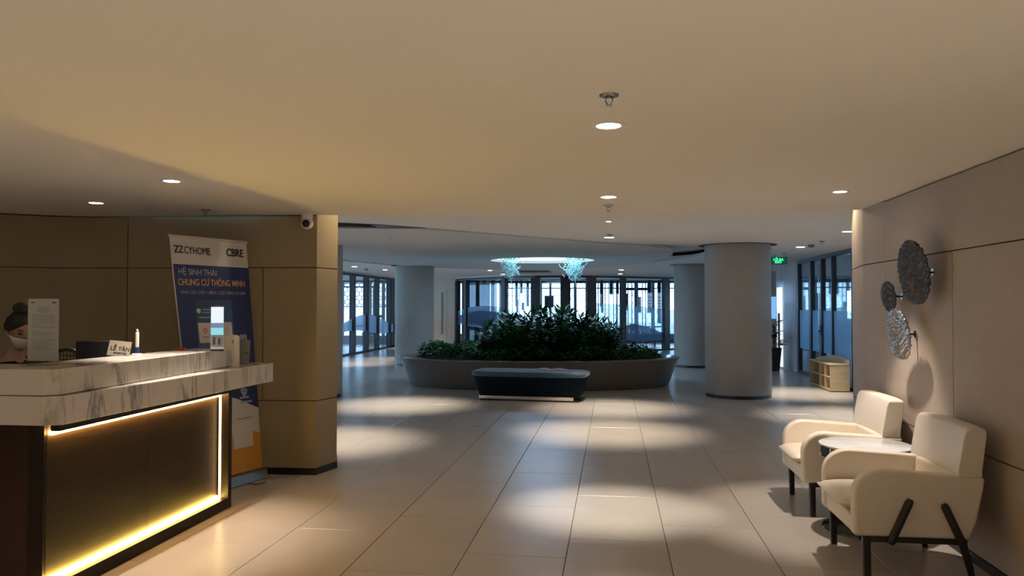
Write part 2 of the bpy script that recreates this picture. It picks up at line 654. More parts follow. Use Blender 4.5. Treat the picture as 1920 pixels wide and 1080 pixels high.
# split hole edges so that each rectangle corner has a partner on the hole outline
pts = list(hole)
pairs = [(p, ray_to_rect(p, cc)) for p in pts]
for c in crn:
    a = ang(c)
    best = None
    for i in range(len(pts)):
        p, q = pts[i], pts[(i + 1) % len(pts)]
        ax, ay = math.cos(a), math.sin(a)
        ex, ey = q[0] - p[0], q[1] - p[1]
        den = ax * ey - ay * ex
        if abs(den) < 1e-9: continue
        t = ((p[0] - cc[0]) * ey - (p[1] - cc[1]) * ex) / den
        w = ((p[0] - cc[0]) * ay - (p[1] - cc[1]) * ax) / den
        if t > 0 and 0 <= w <= 1:
            best = (cc[0] + ax * t, cc[1] + ay * t)
    pairs.append((best, c))
pairs.sort(key=lambda q: ang(q[0]))
n = len(pairs)
vs = []
for h, r in pairs:
    vs += [(h[0], h[1], ZU), (r[0], r[1], ZU), (h[0], h[1], ZU + 0.10), (r[0], r[1], ZU + 0.10)]
fs = []
for i in range(n):
    j = (i + 1) % n
    fs += [(4 * i, 4 * j, 4 * j + 1, 4 * i + 1), (4 * i + 2, 4 * i + 3, 4 * j + 3, 4 * j + 2), (4 * i, 4 * i + 2, 4 * j + 2, 4 * j), (4 * i + 1, 4 * j + 1, 4 * j + 3, 4 * i + 3)]
c2 = MB().add(vs, fs).build('ceiling', M_CEIL_B)
struct(c2, 'higher plaster ceiling behind with a free-form opening around the floating disc')
c2b = MB().box(-15, 11, 6.9, 34.5, ZU + 0.18, ZU + 0.5).build('ceiling', mat('cove_top', (0.6, 0.62, 0.62), 0.8))
struct(c2b, 'dim cove above the floating ceiling disc')

av = empty('gap_shade', (-3.0, 9.2, ZU))  # black strip added in the ceiling gap to paint its shade
tag(av, 'black tapering shade strip filling the gap along the near edge of the ceiling disc', 'vent')
MB().prism([(-3.9, 8.77), (-3.27, 8.86), (-2.87, 9.09), (-2.36, 9.61), (-3.0, 9.47), (-3.45, 9.34), (-4.0, 9.33)], ZU - 0.004, ZU + 0.012).build('shade_sheet', M_BLACKP, av)
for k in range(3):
    MB().tube([(-3.8, 8.85 + 0.13 * k, ZU - 0.008), (-3.3, 8.93 + 0.12 * k, ZU - 0.008), (-2.92 + 0.0 * k, 9.14 + 0.10 * k, ZU - 0.008)], 0.006, 5).build('shade_rod', M_BASEB, av)  # thin dark rods laid over the black shade strip

# floating disc with a round skylight opening
SK, SR = (-1.51, 16.75), 1.13
nn = 64
sk = [(SK[0] + SR * math.cos(2 * PI * i / nn), SK[1] + SR * math.sin(2 * PI * i / nn)) for i in range(nn)]


def on_outline(a, outline, c):
    ax, ay = math.cos(a), math.sin(a)
    for i in range(len(outline)):
        p, q = outline[i], outline[(i + 1) % len(outline)]
        ex, ey = q[0] - p[0], q[1] - p[1]
        den = ax * ey - ay * ex
        if abs(den) < 1e-9: continue
        t = ((p[0] - c[0]) * ey - (p[1] - c[1]) * ex) / den
        w = ((p[0] - c[0]) * ay - (p[1] - c[1]) * ax) / den
        if t > 0 and -1e-6 <= w <= 1 + 1e-6:
            return (c[0] + ax * t, c[1] + ay * t)
    return c


angs = sorted(set([round(2 * PI * i / 96, 5) for i in range(96)]))
vs, fs = [], []
ZD0, ZD1 = ZU - 0.012, ZU + 0.045
for a in angs:
    ox, oy = on_outline(a, disc, SK)
    ix, iy = SK[0] + SR * math.cos(a), SK[1] + SR * math.sin(a)
    vs += [(ix, iy, ZD0), (ox, oy, ZD0), (ox, oy, ZD1), (ix, iy, ZD1)]
n = len(angs)
for i in range(n):
    j = (i + 1) % n
    for q in range(4):
        r = (q + 1) % 4
        fs.append((4 * i + q, 4 * j + q, 4 * j + r, 4 * i + r))
d = MB().add(vs, fs).build('ceiling', M_DISC)
struct(d, 'large floating plaster ceiling disc around the round skylight')
so = empty('skylight', (SK[0], SK[1], ZU))
tag(so, 'round glowing skylight set in the ceiling disc above the planter', 'skylight')
MB().lathe([(SR, ZU - 0.01), (SR, ZU + 0.16), (SR - 0.01, ZU + 0.16), (SR - 0.01, ZU - 0.01)], 64, (SK[0], SK[1], 0), False, False).build('rim', M_WHITE, so, auto=True)
MB().lathe([(SR - 0.012, ZU + 0.05), (SR - 0.012, ZU + 0.06)], 64, (SK[0], SK[1], 0)).build('diffuser', M_SKYL, so)
ld = bpy.data.lights.new('skylight_light', 'AREA')
ld.shape = 'DISK'; ld.size = 2.0; ld.energy = 60; ld.color = (0.38, 0.62, 1.0)
lo = bpy.data.objects.new('skylight_light', ld); col.objects.link(lo)
lo.location = (SK[0], SK[1], ZU - 0.03)

# ================================================================== WALLS made of panels on a backing


def along(path, s):
    for i in range(len(path) - 1):
        p, q = Vector(path[i]), Vector(path[i + 1])
        L = (q - p).length
        if s <= L or i == len(path) - 2:
            d = (q - p) / L
            return p + d * s, d
        s -= L


def path_len(path): return sum((Vector(path[i + 1]) - Vector(path[i])).length for i in range(len(path) - 1))


def cum(path):
    out = [0]
    for i in range(len(path) - 1): out.append(out[-1] + (Vector(path[i + 1]) - Vector(path[i])).length)
    return out


def strip(path, s0, s1, z0, z1, side, t0, t1, mb=None):
    """solid strip following path between arc lengths, from offset t0 to t1 on one side"""
    mb = mb or MB()
    ss = [s0] + [c for c in cum(path) if s0 + 1e-4 < c < s1 - 1e-4] + [s1]
    P = []
    cs = cum(path)
    for s in ss:
        p, d = along(path, s)
        nrm = Vector((-d.y, d.x)) * side
        # mitre at path vertices
        for i, c in enumerate(cs):
            if abs(c - s) < 1e-4 and 0 < i < len(cs) - 1:
                d2 = (Vector(path[i + 1]) - Vector(path[i])).normalized()
                d1 = (Vector(path[i]) - Vector(path[i - 1])).normalized()
                n1, n2 = Vector((-d1.y, d1.x)) * side, Vector((-d2.y, d2.x)) * side
                b = (n1 + n2).normalized()
                nrm = b / max(0.3, b.dot(n1))
        P.append((p + nrm * t0, p + nrm * t1))
    vs = []
    for a, b in P: vs += [(a.x, a.y, z0), (b.x, b.y, z0), (b.x, b.y, z1), (a.x, a.y, z1)]
    fs = []
    for i in range(len(P) - 1):
        for q in range(4):
            r = (q + 1) % 4
            fs.append((4 * i + q, 4 * i + r, 4 * i + 4 + r, 4 * i + 4 + q))
    m = 4 * (len(P) - 1)
    fs += [(0, 3, 2, 1), (m, m + 1, m + 2, m + 3)]
    return mb.add(vs, fs)


def smooth_path(pts, n=6):
    out = []
    P = [Vector(p) for p in pts]
    P = [2 * P[0] - P[1]] + P + [2 * P[-1] - P[-2]]
    for i in range(1, len(P) - 2):
        for k in range(n):
            t = k / n
            a = P[i - 1] * (-t ** 3 + 2 * t ** 2 - t) + P[i] * (3 * t ** 3 - 5 * t ** 2 + 2) + P[i + 1] * (-3 * t ** 3 + 4 * t ** 2 + t) + P[i + 2] * (t ** 3 - t ** 2)
            out.append(tuple(a / 2))
    out.append(tuple(P[-2]))
    return out


Z1, Z2, SG = 0.645, 1.815, 0.004
BB = 0.055
# left wall: column end at the hall, then a shallow curve behind the desk, then towards the camera
left_curve = smooth_path([(-2.575, 6.515), (-3.4, 6.47), (-4.29, 6.40), (-4.75, 6.33), (-5.23, 6.03), (-5.75, 5.4), (-6.1, 4.6), (-6.2, 3.6)], 4)
LP = left_curve + [(-6.2, -5.0)]
wl = strip(LP, 0, path_len(LP), 0, ZF + 0.05, 1, -0.02, -0.25).build('wall_left', M_JOINT)
struct(wl, 'curved beige panelled wall behind the reception desk')
LL = path_len(LP)
cuts_top = [0.0, 1.72, 4.2, 6.7, 9.5, LL]
cuts_mid = [0.0, 0.485, 1.72, 4.2, 6.7, 9.5, LL]
for (za, zb, cuts) in ((BB, Z1, cuts_mid[:1] + cuts_mid[2:]), (Z1, Z2, cuts_mid), (Z2, ZF, cuts_top)):
    for i in range(len(cuts) - 1):
        strip(LP, cuts[i] + (SG if i else 0), cuts[i + 1] - SG, za + SG, zb - (0.012 if zb == ZF else SG), 1, -0.022, 0.0).build('panel', M_WALL, wl)
# the column end facing the hall
EP = [(-2.575, 6.515), (-2.50, 6.83), (-2.62, 7.15), (-3.0, 7.3)]
we = strip(EP, 0, path_len(EP), 0, ZU, -1, -0.02, -0.06).build('wall_left', M_JOINT)
struct(we, 'narrow lit end face of the beige panelled wall')
for (za, zb) in ((BB, Z1), (Z1, Z2), (Z2, ZF + 0.17)):
    strip(EP, 0.0, path_len(EP), za + SG, zb - SG, -1, -0.022, 0.0).build('panel', M_WALL, we)
bbm = strip(LP, 0, LL, 0, BB, 1, -0.02, 0.006)
strip(EP, 0, path_len(EP), 0, BB, -1, -0.02, 0.006, bbm)
struct(bbm.build('baseboard_left', M_BASEB))
struct(MB().box(-9.2, -2.9, 7.22, 7.32, 0, ZU + 0.12).build('wall_left', M_PILLAR))
struct(MB().prism([(-2.62, 6.56), (-2.55, 6.82), (-2.68, 7.1), (-3.0, 7.24), (-6.4, 7.24), (-6.4, 6.7), (-4.3, 6.62)], 0, ZU + 0.12).build('wall_left', M_PILLAR))

# right wall, straight, parallel to the floor joints
RP = [(2.06, -5.0), (2.06, 6.72), (2.225, 7.58)]
wr = strip(RP, 0, path_len(RP), 0, ZF + 0.0, 1, -0.02, -0.25).build('wall_right', M_JOINT)
struct(wr, 'taupe fabric panelled wall behind the armchairs')
LR = path_len(RP)
mid = [y + 5.0 for y in (-5.0, -2.45, 0.05, 2.55, 5.03, 6.20)] + [LR]
top = [y + 5.0 for y in (-5.0, -1.2, 2.3, 6.20)] + [LR]
for (za, zb, cuts) in ((BB, Z1, mid), (Z1, Z2, mid), (Z2, ZF, top)):
    for i in range(len(cuts) - 1):
        if zb == ZF and i == len(cuts) - 2: zb = ZU - 0.0
        g = 0.0012 if i in (len(cuts) - 2, len(cuts) - 1) else SG
        strip(RP, cuts[i] + g, cuts[i + 1] - SG * (0.3 if i == len(cuts) - 3 else 1), za + SG, zb - (0.010 if zb == ZF else SG), 1, -0.022, 0.0).build('panel', M_WALLR, wr)
struct(MB().prism([(2.17, 6.78), (2.26, 7.57), (2.235, 7.60), (9.2, 7.75), (9.2, 7.5), (2.5, 7.35), (2.45, 6.7)], 0, ZU + 0.12).build('wall_right', M_WALLR))
struct(strip(RP, 0, LR, 0, BB, 1, -0.02, 0.006).build('baseboard_right', M_BASEB))
# wall behind the camera with a pair of closed entrance doors
struct(MB().box(-6.5, 2.4, -5.2, -5.0, 0, ZF + 0.05).build('wall_back', M_WALL))
dr = empty('door_2', (-1.4, -4.98, 0))
struct(dr, 'closed double entrance door behind the viewpoint')
for x0, x1 in ((-2.4, -1.41), (-1.39, -0.4)):
    MB().box(x0, x1, -4.998, -4.95, 0.01, 2.12).build('door_leaf', M_DESKE, dr)
    xh = x1 - 0.08 if x0 < -2 else x0 + 0.08
    MB().tube([(xh, -4.95, 0.85), (xh, -4.90, 0.87), (xh, -4.90, 1.25), (xh, -4.95, 1.27)], 0.012, 8).build('door_handle', M_CHROME, dr)

# ================================================================== PILLARS


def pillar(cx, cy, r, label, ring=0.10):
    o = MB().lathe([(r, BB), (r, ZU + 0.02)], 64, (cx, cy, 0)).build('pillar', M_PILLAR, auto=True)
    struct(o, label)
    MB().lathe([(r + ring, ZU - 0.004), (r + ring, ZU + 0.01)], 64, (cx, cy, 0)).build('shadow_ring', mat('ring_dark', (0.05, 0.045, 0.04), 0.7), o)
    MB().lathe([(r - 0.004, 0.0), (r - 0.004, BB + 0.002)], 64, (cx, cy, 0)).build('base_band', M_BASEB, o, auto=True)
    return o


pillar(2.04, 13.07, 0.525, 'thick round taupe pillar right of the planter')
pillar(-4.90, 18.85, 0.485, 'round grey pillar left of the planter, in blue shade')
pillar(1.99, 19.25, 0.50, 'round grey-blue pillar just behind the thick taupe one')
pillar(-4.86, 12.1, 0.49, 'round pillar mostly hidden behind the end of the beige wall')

# ================================================================== GLASS WALLS


def glazing(name, P, zt, mull, label, wdt=0.07, dep=0.12, film=None, filmm=None, rails=True, edge=False, foff=0.008):
    """P: list of points (mullion positions are given by their own widths); glass between them"""
    root = empty(name, (P[0][0], P[0][1], 0))
    struct(root, label)
    rail = MB()
    for i in range(len(P) - 1):
        a, b = P[i], P[i + 1]
        rail.bar((a[0], a[1], zt + 0.035), (b[0], b[1], zt + 0.035), dep, 0.07)
    if rails:
        rail.build('top_rail', M_FRAME, root)
        rb = MB()
        for i in range(len(P) - 1):
            a, b = P[i], P[i + 1]
            rb.bar((a[0], a[1], 0.025), (b[0], b[1], 0.025), dep * 0.8, 0.05)
        rb.build('bottom_rail', M_FRAME, root)
    for i, p in enumerate(P):
        w = mull[i]
        if w <= 0: continue
        a = Vector(P[max(0, i - 1)]); b = Vector(P[min(len(P) - 1, i + 1)])
        d = (b - a).normalized()
        q0, q1 = Vector(p) - d * w / 2, Vector(p) + d * w / 2
        MB().bar((q0.x, q0.y, zt / 2), (q1.x, q1.y, zt / 2), dep, zt).build('mullion', M_FRAME, root)
        if edge:
            e0 = Vector(p) - d * (w / 2 + 0.012)
            e1 = Vector(p) - d * (w / 2)
            MB().bar((e0.x, e0.y, zt / 2), (e1.x, e1.y, zt / 2), dep * 0.9, zt).build('edge_trim', M_FRAME_E, root)
    for i in range(len(P) - 1):
        a, b = P[i], P[i + 1]
        MB().bar((a[0], a[1], zt / 2 + 0.02), (b[0], b[1], zt / 2 + 0.02), 0.01, zt - 0.06).build('pane', M_GLASS, root)
    if film:
        cs = cum(P); L = cs[-1]
        for i in range(len(P) - 1):
            a, b = Vector(P[i]), Vector(P[i + 1])
            d = (b - a).normalized(); nr = Vector((-d.y, d.x))
            if nr.dot(-a) < 0: nr = -nr
            vs, fs = [], []
            K = 12
            seg = (b - a).length
            for k in range(K + 1):
                t = k / K
                q = a + (b - a) * t + nr * foff
                lo_, hi_ = film(q)
                q2 = q + nr * 0.002
                vs += [(q.x, q.y, lo_), (q.x, q.y, hi_), (q2.x, q2.y, lo_), (q2.x, q2.y, hi_)]
            for k in range(K):
                m_ = 4 * k
                fs += [(m_, m_ + 4, m_ + 5, m_ + 1), (m_ + 2, m_ + 3, m_ + 7, m_ + 6), (m_ + 1, m_ + 5, m_ + 7, m_ + 3), (m_, m_ + 2, m_ + 6, m_ + 4)]
            MB().add(vs, fs).build('frosted_film', filmm or M_FILM, root)
    return root


# left glass wall, parallel to the floor joints
GX = -7.85
lys = [7.6, 9.4, 11.2, 13.0, 14.8, 16.6, 18.4, 20.2, 21.6, 22.75, 24.05, 25.2, 26.6, 27.3]
lP = [(GX, y) for y in lys]
glazing('window_1', lP, 2.38, [0.08] * 8 + [0.1, 0.14, 0.14, 0.12, 0.12, 0.3], 'dark framed glass wall along the left side of the hall',
        film=lambda q: (0.62 + 0.10 * math.sin(q.y * 0.9), 0.98 + 0.22 * math.sin(q.y * 0.8 + 1.2)), filmm=M_FILM_L, dep=0.16)
# back glass wall: gently bowed towards the hall
bu = [(858, 27.6), (875, 26.8), (946, 25.0), (1005, 24.5), (1060, 24.4), (1108, 24.5), (1168, 24.9), (1248, 25.8), (1312, 27.0), (1380, 28.4), (1436, 29.8)]
bP = [loc(u, D) for u, D in bu]


def seen(q):
    return 960 + 1450 * math.tan(math.atan2(q[0], q[1]) + YAW), q[1] * math.cos(YAW) - q[0] * math.sin(YAW)


def interp(tab, x):
    if x <= tab[0][0]: return tab[0][1]
    for (a_, b_), (c_, d_) in zip(tab, tab[1:]):
        if x <= c_: return b_ + (d_ - b_) * (x - a_) / (c_ - a_)
    return tab[-1][1]


# wave outlines of the film: position along the wall against drop below eye level
TOPW = [(858, 583), (880, 576), (910, 573), (945, 576), (965, 584), (985, 600), (1004, 612), (1006, 640), (1107, 640), (1109, 567), (1168, 572), (1248, 580), (1300, 584), (1436, 590)]
BOTW = [(858, 608), (900, 614), (950, 620), (1004, 626), (1006, 642), (1107, 642), (1109, 640), (1168, 632), (1200, 638), (1248, 632), (1300, 620), (1436, 640)]
HUMPT = [(858, 612), (1108, 636), (1130, 626), (1155, 614), (1190, 607), (1215, 613), (1247, 626), (1300, 630), (1436, 634)]
HUMPB = [(858, 616), (1108, 638), (1130, 634), (1168, 636), (1200, 640), (1247, 636), (1300, 632), (1436, 636)]
HUMPLT = [(858, 592), (900, 582), (945, 586), (1005, 604)]


def bfilm(q):
    u, D = seen(q)
    return (1.48 + (573 - interp(BOTW, u)) * D / 1450, 1.48 + (573 - interp(TOPW, u)) * D / 1450)


def bhump(q):
    u, D = seen(q)
    if u < 1007:
        return (1.48 + (573 - interp(BOTW, u) + 3) * D / 1450, 1.48 + (573 - interp(HUMPLT, u)) * D / 1450)
    return (1.48 + (573 - interp(HUMPB, u)) * D / 1450, 1.48 + (573 - interp(HUMPT, u)) * D / 1450)


glazing('window_2', bP, 2.36, [0.16, 0.14, 0.17, 0.31, 0.31, 0.31, 0.16, 0.24, 0.16, 0.16, 0.16],
        'bowed dark framed glass wall closing the hall behind the planter', film=bfilm, dep=0.16)
w2 = bpy.data.objects['window_2']
for i in range(len(bP) - 1):
    a, b = Vector(bP[i]), Vector(bP[i + 1])
    u0, u1 = bu[i][0], bu[i + 1][0]
    if 1000 < u0 < 1100: continue
    nr = Vector((-(b - a).y, (b - a).x)).normalized()
    if nr.dot(-a) < 0: nr = -nr
    vs, fs = [], []
    for k in range(13):
        q = a.lerp(b, k / 12) + nr * 0.016
        l0, h0 = bhump(q)
        for o_ in (0, 0.002):
            p = q + nr * o_
            vs += [(p.x, p.y, l0), (p.x, p.y, h0)]
    for k in range(12):
        m_ = 4 * k
        fs += [(m_, m_ + 4, m_ + 5, m_ + 1), (m_ + 2, m_ + 3, m_ + 7, m_ + 6), (m_ + 1, m_ + 5, m_ + 7, m_ + 3), (m_, m_ + 2, m_ + 6, m_ + 4)]
    MB().add(vs, fs).build('frosted_wave', M_FILM_D, w2)
struct(MB().bar((bP[0][0], bP[0][1], 2.43), (bP[-1][0], bP[-1][1], 2.43), 0.02, 0.02).build('trim_1', M_FRAME))
m = MB()
for i in range(len(bP) - 1):
    m.bar((*bP[i], 2.45), (*bP[i + 1], 2.45), 0.14, 0.05)
struct(m.build('trim_2', M_CEIL_B))
# right glass wall
rys = [17.85, 16.75, 15.9, 15.15, 13.9, 12.4, 10.9, 9.4, 7.85]
rP = [(4.12, y) for y in rys]
rg = glazing('window_3', rP, 2.40, [0.12, 0.12, 0.08, 0.05, 0.10, 0.1, 0.1, 0.1, 0.1], 'glass wall with dark posts and a door beyond the taupe pillar',
             film=lambda q: (0.55, 1.38), filmm=M_FILM, edge=True, dep=0.09)
MB().tube([(4.05, 15.86, 0.98), (4.0, 15.86, 0.98), (3.98, 15.70, 0.98)], 0.014, 8).box(4.05, 4.07, 15.83, 15.89, 0.90, 1.10).build('door_handle', M_BLACKP, rg)
rg2 = MB().box(4.05, 4.06, 15.955, 15.985, 0.04, 2.30)
rg2.build('door_edge', M_CHROME, rg)

# cream back wall with a flush door between left glass and back glass
A = Vector((GX - 0.05, 27.45)); B = Vector(loc(860, 27.7))
BP = [tuple(A), tuple(B)]
wb = strip(BP, 0, path_len(BP), 0, ZU + 0.05, 1, 0.0, 0.15).build('wall_back', M_BACKW)
struct(wb, 'cream wall with a flush door between the glass walls')
Ld = path_len(BP)
dd = strip(BP, Ld - 1.55, Ld - 0.45, 0.02, 2.10, -1, 0.0, 0.012).build('door_1', M_BACKW)
struct(dd, 'flush cream door in the back wall beside the round pillar')
strip(BP, Ld - 0.64, Ld - 0.60, 0.45, 1.95, -1, 0.012, 0.045).build('door_handle', M_LATT, dd)
struct(strip(BP, 0, Ld, 0, 0.08, -1, 0, 0.02).build('baseboard_back', M_BASEB))

# polished stone wall with a bright vertical slot window (right rear)
sp = [(3.915, 19.30), (3.951, 18.60), (4.08, 17.95)]
wp = MB().prism([sp[0], sp[1], sp[2], (4.5, 18.1), (4.5, 19.8)], 0, ZU + 0.05).build('wall_right', M_POLISH)
struct(wp, 'polished grey stone wall end with a tall lit slot')
sl = MB()
a, b = Vector(sp[0]), Vector(sp[1])
d = (b - a).normalized(); nr = Vector((-abs(d.y), d.x if d.y > 0 else d.x)).normalized()
nr = Vector((d.y, -d.x)) if Vector((d.y, -d.x)).x < 0 else Vector((-d.y, d.x))
p0, p1 = a + d * 0.14 + nr * 0.012, a + d * 0.56 + nr * 0.012
sl.bar((p0.x, p0.y, 0.98), (p1.x, p1.y, 0.98), 0.02, 1.86)
sl.build('slot_window', M_SLOT, wp)
p0, p1 = a + d * 0.28 + nr * 0.03, a + d * 0.42 + nr * 0.03
MB().bar((p0.x, p0.y, 0.75), (p1.x, p1.y, 0.75), 0.02, 1.1).build('slot_bars', M_NAVY, wp)
struct(MB().prism([loc(1400, 22.4), loc(1500, 22.4), loc(1500, 22.7), loc(1400, 22.7)], 0, ZU + 0.1).build('wall_back', M_PILLAR))
bs = empty('wall_screen', (*loc(1452, 21.8), 1.4))
tag(bs, 'pale blue lit picture panel on the far wall beside the pillar', 'screen')
q0, q1 = loc(1440, 21.85), loc(1459, 21.95)
MB().bar((*q0, 1.42), (*q1, 1.42), 0.03, 0.62).build('glowing_face', M_BLUESCR, bs)
MB().bar((*loc(1439.6, 21.9), 1.42), (*loc(1459.4, 22.0), 1.42), 0.03, 0.65).build('frame', M_GREYPOST, bs)

# ================================================================== beyond the glass: cafe behind, lounge left, play room right
struct(MB().box(-15.2, -14.2, 6.5, 34.4, -0.3, ZU + 0.5).build('wall_left', M_GREYPOST)) if False else None


def post(name, u0, u1, D, z0, z1, m, parent):
    a, b = loc(u0, D), loc(u1, D)
    return MB().bar((*a, (z0 + z1) / 2), (*b, (z0 + z1) / 2), 0.12, z1 - z0).build(name, m, parent)


# far facade of the cafe (about 31 m away)
FD = 31.0
fw = empty('window_4', (*loc(1050, FD), 0))
struct(fw, 'sunlit outer windows of the cafe seen through the back glass wall')
post('top_rail', 850, 1450, FD, 2.38, 2.62, M_NAVY, fw)
post('transom', 946, 1450, FD, 2.16, 2.20, M_NAVY, fw)
post('transom', 1171, 1215, FD, 2.09, 2.17, M_NAVY, fw)
post('transom', 946, 1200, FD, 1.87, 1.885, M_GREYPOST, fw)
post('sill', 850, 1450, FD, 0.0, 0.35, M_GREYPOST, fw)
for u0, u1 in ((946, 949), (952, 953.5), (960, 961.2), (973, 974.2), (984, 985), (996, 997.2), (1013, 1016.5), (1121, 1122.5), (1134, 1135), (1141, 1142), (1150, 1151),
               (1177, 1178), (1184, 1185), (1190, 1191), (1204, 1205), (1210, 1211)):
    post('muntin', u0, u1, FD, 0.35, 2.40, M_GREYPOST, fw)
for u0, u1 in ((1076, 1081), (1030, 1034), (1155, 1158), (1189.5, 1196.5), (1221, 1227)):
    post('post', u0, u1, FD - 0.2, 0, 2.40, M_GREYPOST, fw)
# pale window blinds / neighbouring facade bits
for u0, u1, m_ in ((840, 861, M_NAVY), (866, 899.5, M_NAVY), (899.5, 904.5, M_GREYPOST), (904.5, 911, M_NAVY), (911, 919, M_GREYPOST), (920, 928, M_NAVY), (928.5, 931, M_GREYPOST), (936, 946, M_NAVY)):
    post('post', u0, u1, FD - 1.4, 0.0, 2.45, m_, fw)
for u0, u1, z0 in ((966, 971, 1.45), (975, 980, 1.95), (987, 992, 1.45), (1125, 1131, 1.45), (1143, 1149, 1.9), (1155, 1160, 1.9), (1214, 1220, 1.2), (1233, 1239, 0.8), (1250, 1256, 0.8)):
    post('hanging_panel', u0, u1, FD - 1.2, z0, 2.45, M_NAVY, fw)
for u0, u1, z0, z1 in ((968, 972, 1.2, 1.72), (978, 983, 1.3, 1.6), (1171, 1176.5, 1.3, 1.95), (1196, 1202, 1.2, 1.82), (1127, 1131, 1.2, 1.62), (1160, 1168, 1.45, 1.52)):
    post('menu_board', u0, u1, FD - 0.9, z0, z1, M_NAVY, fw)
g = empty('wall_grille', (*loc(1029, FD - 0.6), 1.4))
tag(g, 'grey louvred box in the middle of the bright cafe windows', 'vent')
post('housing', 1021, 1038, FD - 0.6, 1.40, 1.86, M_LATT, g)
for k in range(6):
    post('louver', 1021.5, 1037.5, FD - 0.72, 1.43 + k * 0.07, 1.455 + k * 0.07, M_TAUPEBOX, g)
# lattice screen outside
lt = MB()


def hexnet(mb, origin, dx, nxn, nzn, r, w, z0):
    for i in range(nxn):
        for k in range(nzn):
            cx = (i + 0.5 * (k % 2)) * r * 1.732
            cz = z0 + k * r * 1.5
            for e in range(3):
                a0, a1 = PI / 6 + e * PI / 3, PI / 6 + (e + 1) * PI / 3
                p = (cx + r * math.cos(a0), cz + r * math.sin(a0)); q = (cx + r * math.cos(a1), cz + r * math.sin(a1))
                P0 = (origin[0] + dx[0] * p[0], origin[1] + dx[1] * p[0], p[1])
                P1 = (origin[0] + dx[0] * q[0], origin[1] + dx[1] * q[0], q[1])
                mb.bar(P0, P1, w, w)


a = Vector(loc(940, FD + 1.5)); b = Vector(loc(1260, FD + 1.5))
d = (b - a).normalized()
hexnet(lt, a, d, 34, 14, 0.12, 0.012, 0.5)
ls = empty('lattice_screen', (a.x, a.y, 0.5))
tag(ls, 'pale honeycomb lattice screen outside the cafe windows', 'screen')
o = lt.build('lattice', M_LATT, ls); o['kind'] = 'stuff'
# left lounge: far facade seen through the left glass
FL = 30.5
lw = empty('window_5', (*loc(690, FL), 0))
struct(lw, 'bright outer windows of the lounge beyond the left glass wall')
post('top_rail', 560, 745, FL, 2.40, 2.65, M_NAVY, lw)
post('transom', 560, 712, FL, 2.19, 2.25, M_GREYPOST, lw)
post('transom', 560, 760, FL, 1.42, 1.46, M_GREYPOST, lw)
post('sill', 560, 760, FL, 0.0, 0.30, M_GREYPOST, lw)
for u0, u1, m_ in ((639, 645, M_GREYPOST), (690, 697, M_GREYPOST), (703, 707, M_GREYPOST), (716, 722, M_GREYPOST), (729, 760, M_NAVY)):
    post('post', u0, u1, FL, 0, 2.42, m_, lw)
post('transom', 690, 722, FL - 0.1, 1.0, 1.12, M_GREYPOST, lw)
lt = MB()
a = Vector(loc(620, FL + 0.4)); b = Vector(loc(730, FL + 0.4)); d = (b - a).normalized()
hexnet(lt, a, d, 14, 6, 0.11, 0.026, 1.46)
ls = empty('lattice_screen', (a.x, a.y, 0.0))
tag(ls, 'white honeycomb lattice screen outside the left lounge windows', 'screen')
o = lt.build('lattice', M_LATT, ls); o['kind'] = 'stuff'
m = MB()
for u in (622, 660, 700, 728):
    p = loc(u, FL + 0.4)
    m.box(p[0] - 0.03, p[0] + 0.03, p[1] - 0.02, p[1] + 0.02, -0.05, 2.3)
m.build('support_post', M_LATT, ls)
struct(MB().bar((*loc(745, 30.2), 1.25), (*loc(856, 30.2), 1.25), 0.1, 2.6).build('wall_back', M_GREYPOST))
# right play room far windows
pr = empty('window_6', (9.2, 20, 0))
struct(pr, 'blue-lit far windows of the play room beyond the right glass wall')
PX = 8.6
wpl = MB().box(PX - 0.1, PX + 0.1, 6.5, 30, 2.02, 2.6).box(PX - 0.1, PX + 0.1, 6.5, 30, 0, 1.0).build('wall_panel', M_GREYPOST, pr)
for y in [14 + 1.15 * k for k in range(14)]:
    MB().box(PX - 0.1, PX + 0.1, y, y + (0.55 if int(y * 3) % 3 == 0 else 0.12), 1.0, 2.02).build('post', M_NAVY, pr)
for z in (1.14, 1.28, 1.42, 1.55, 1.68, 1.82):
    MB().box(PX + 0.11, PX + 0.15, 6.5, 30, z, z + 0.03).build('louver', M_LATT, pr)
struct(MB().box(4.3, PX, 29.9, 30.1, 0, 2.5).build('wall_back', M_GREYPOST))
# ground outside
struct(MB().box(-40, 40, 34.0, 70, -0.30, -0.05).box(-40, -14.5, -6, 34, -0.3, -0.05).box(10.5, 40, -6, 34, -0.3, -0.05).build('ground', M_GROUND))


def cafe_table(x, y, rz=0.0):
    t = empty('cafe_table', (0, 0, 0))
    MB().lathe([(0.34, 0.715), (0.35, 0.72), (0.35, 0.74), (0.34, 0.745)], 24).build('tabletop', M_FRAME, t)
    MB().lathe([(0.025, 0.02), (0.025, 0.715)], 10).build('stem', M_BLACKP, t)
    MB().lathe([(0.22, 0.0), (0.22, 0.012), (0.04, 0.03)], 20).build('base', M_BLACKP, t)
    t.location = (x, y, 0)
    return t


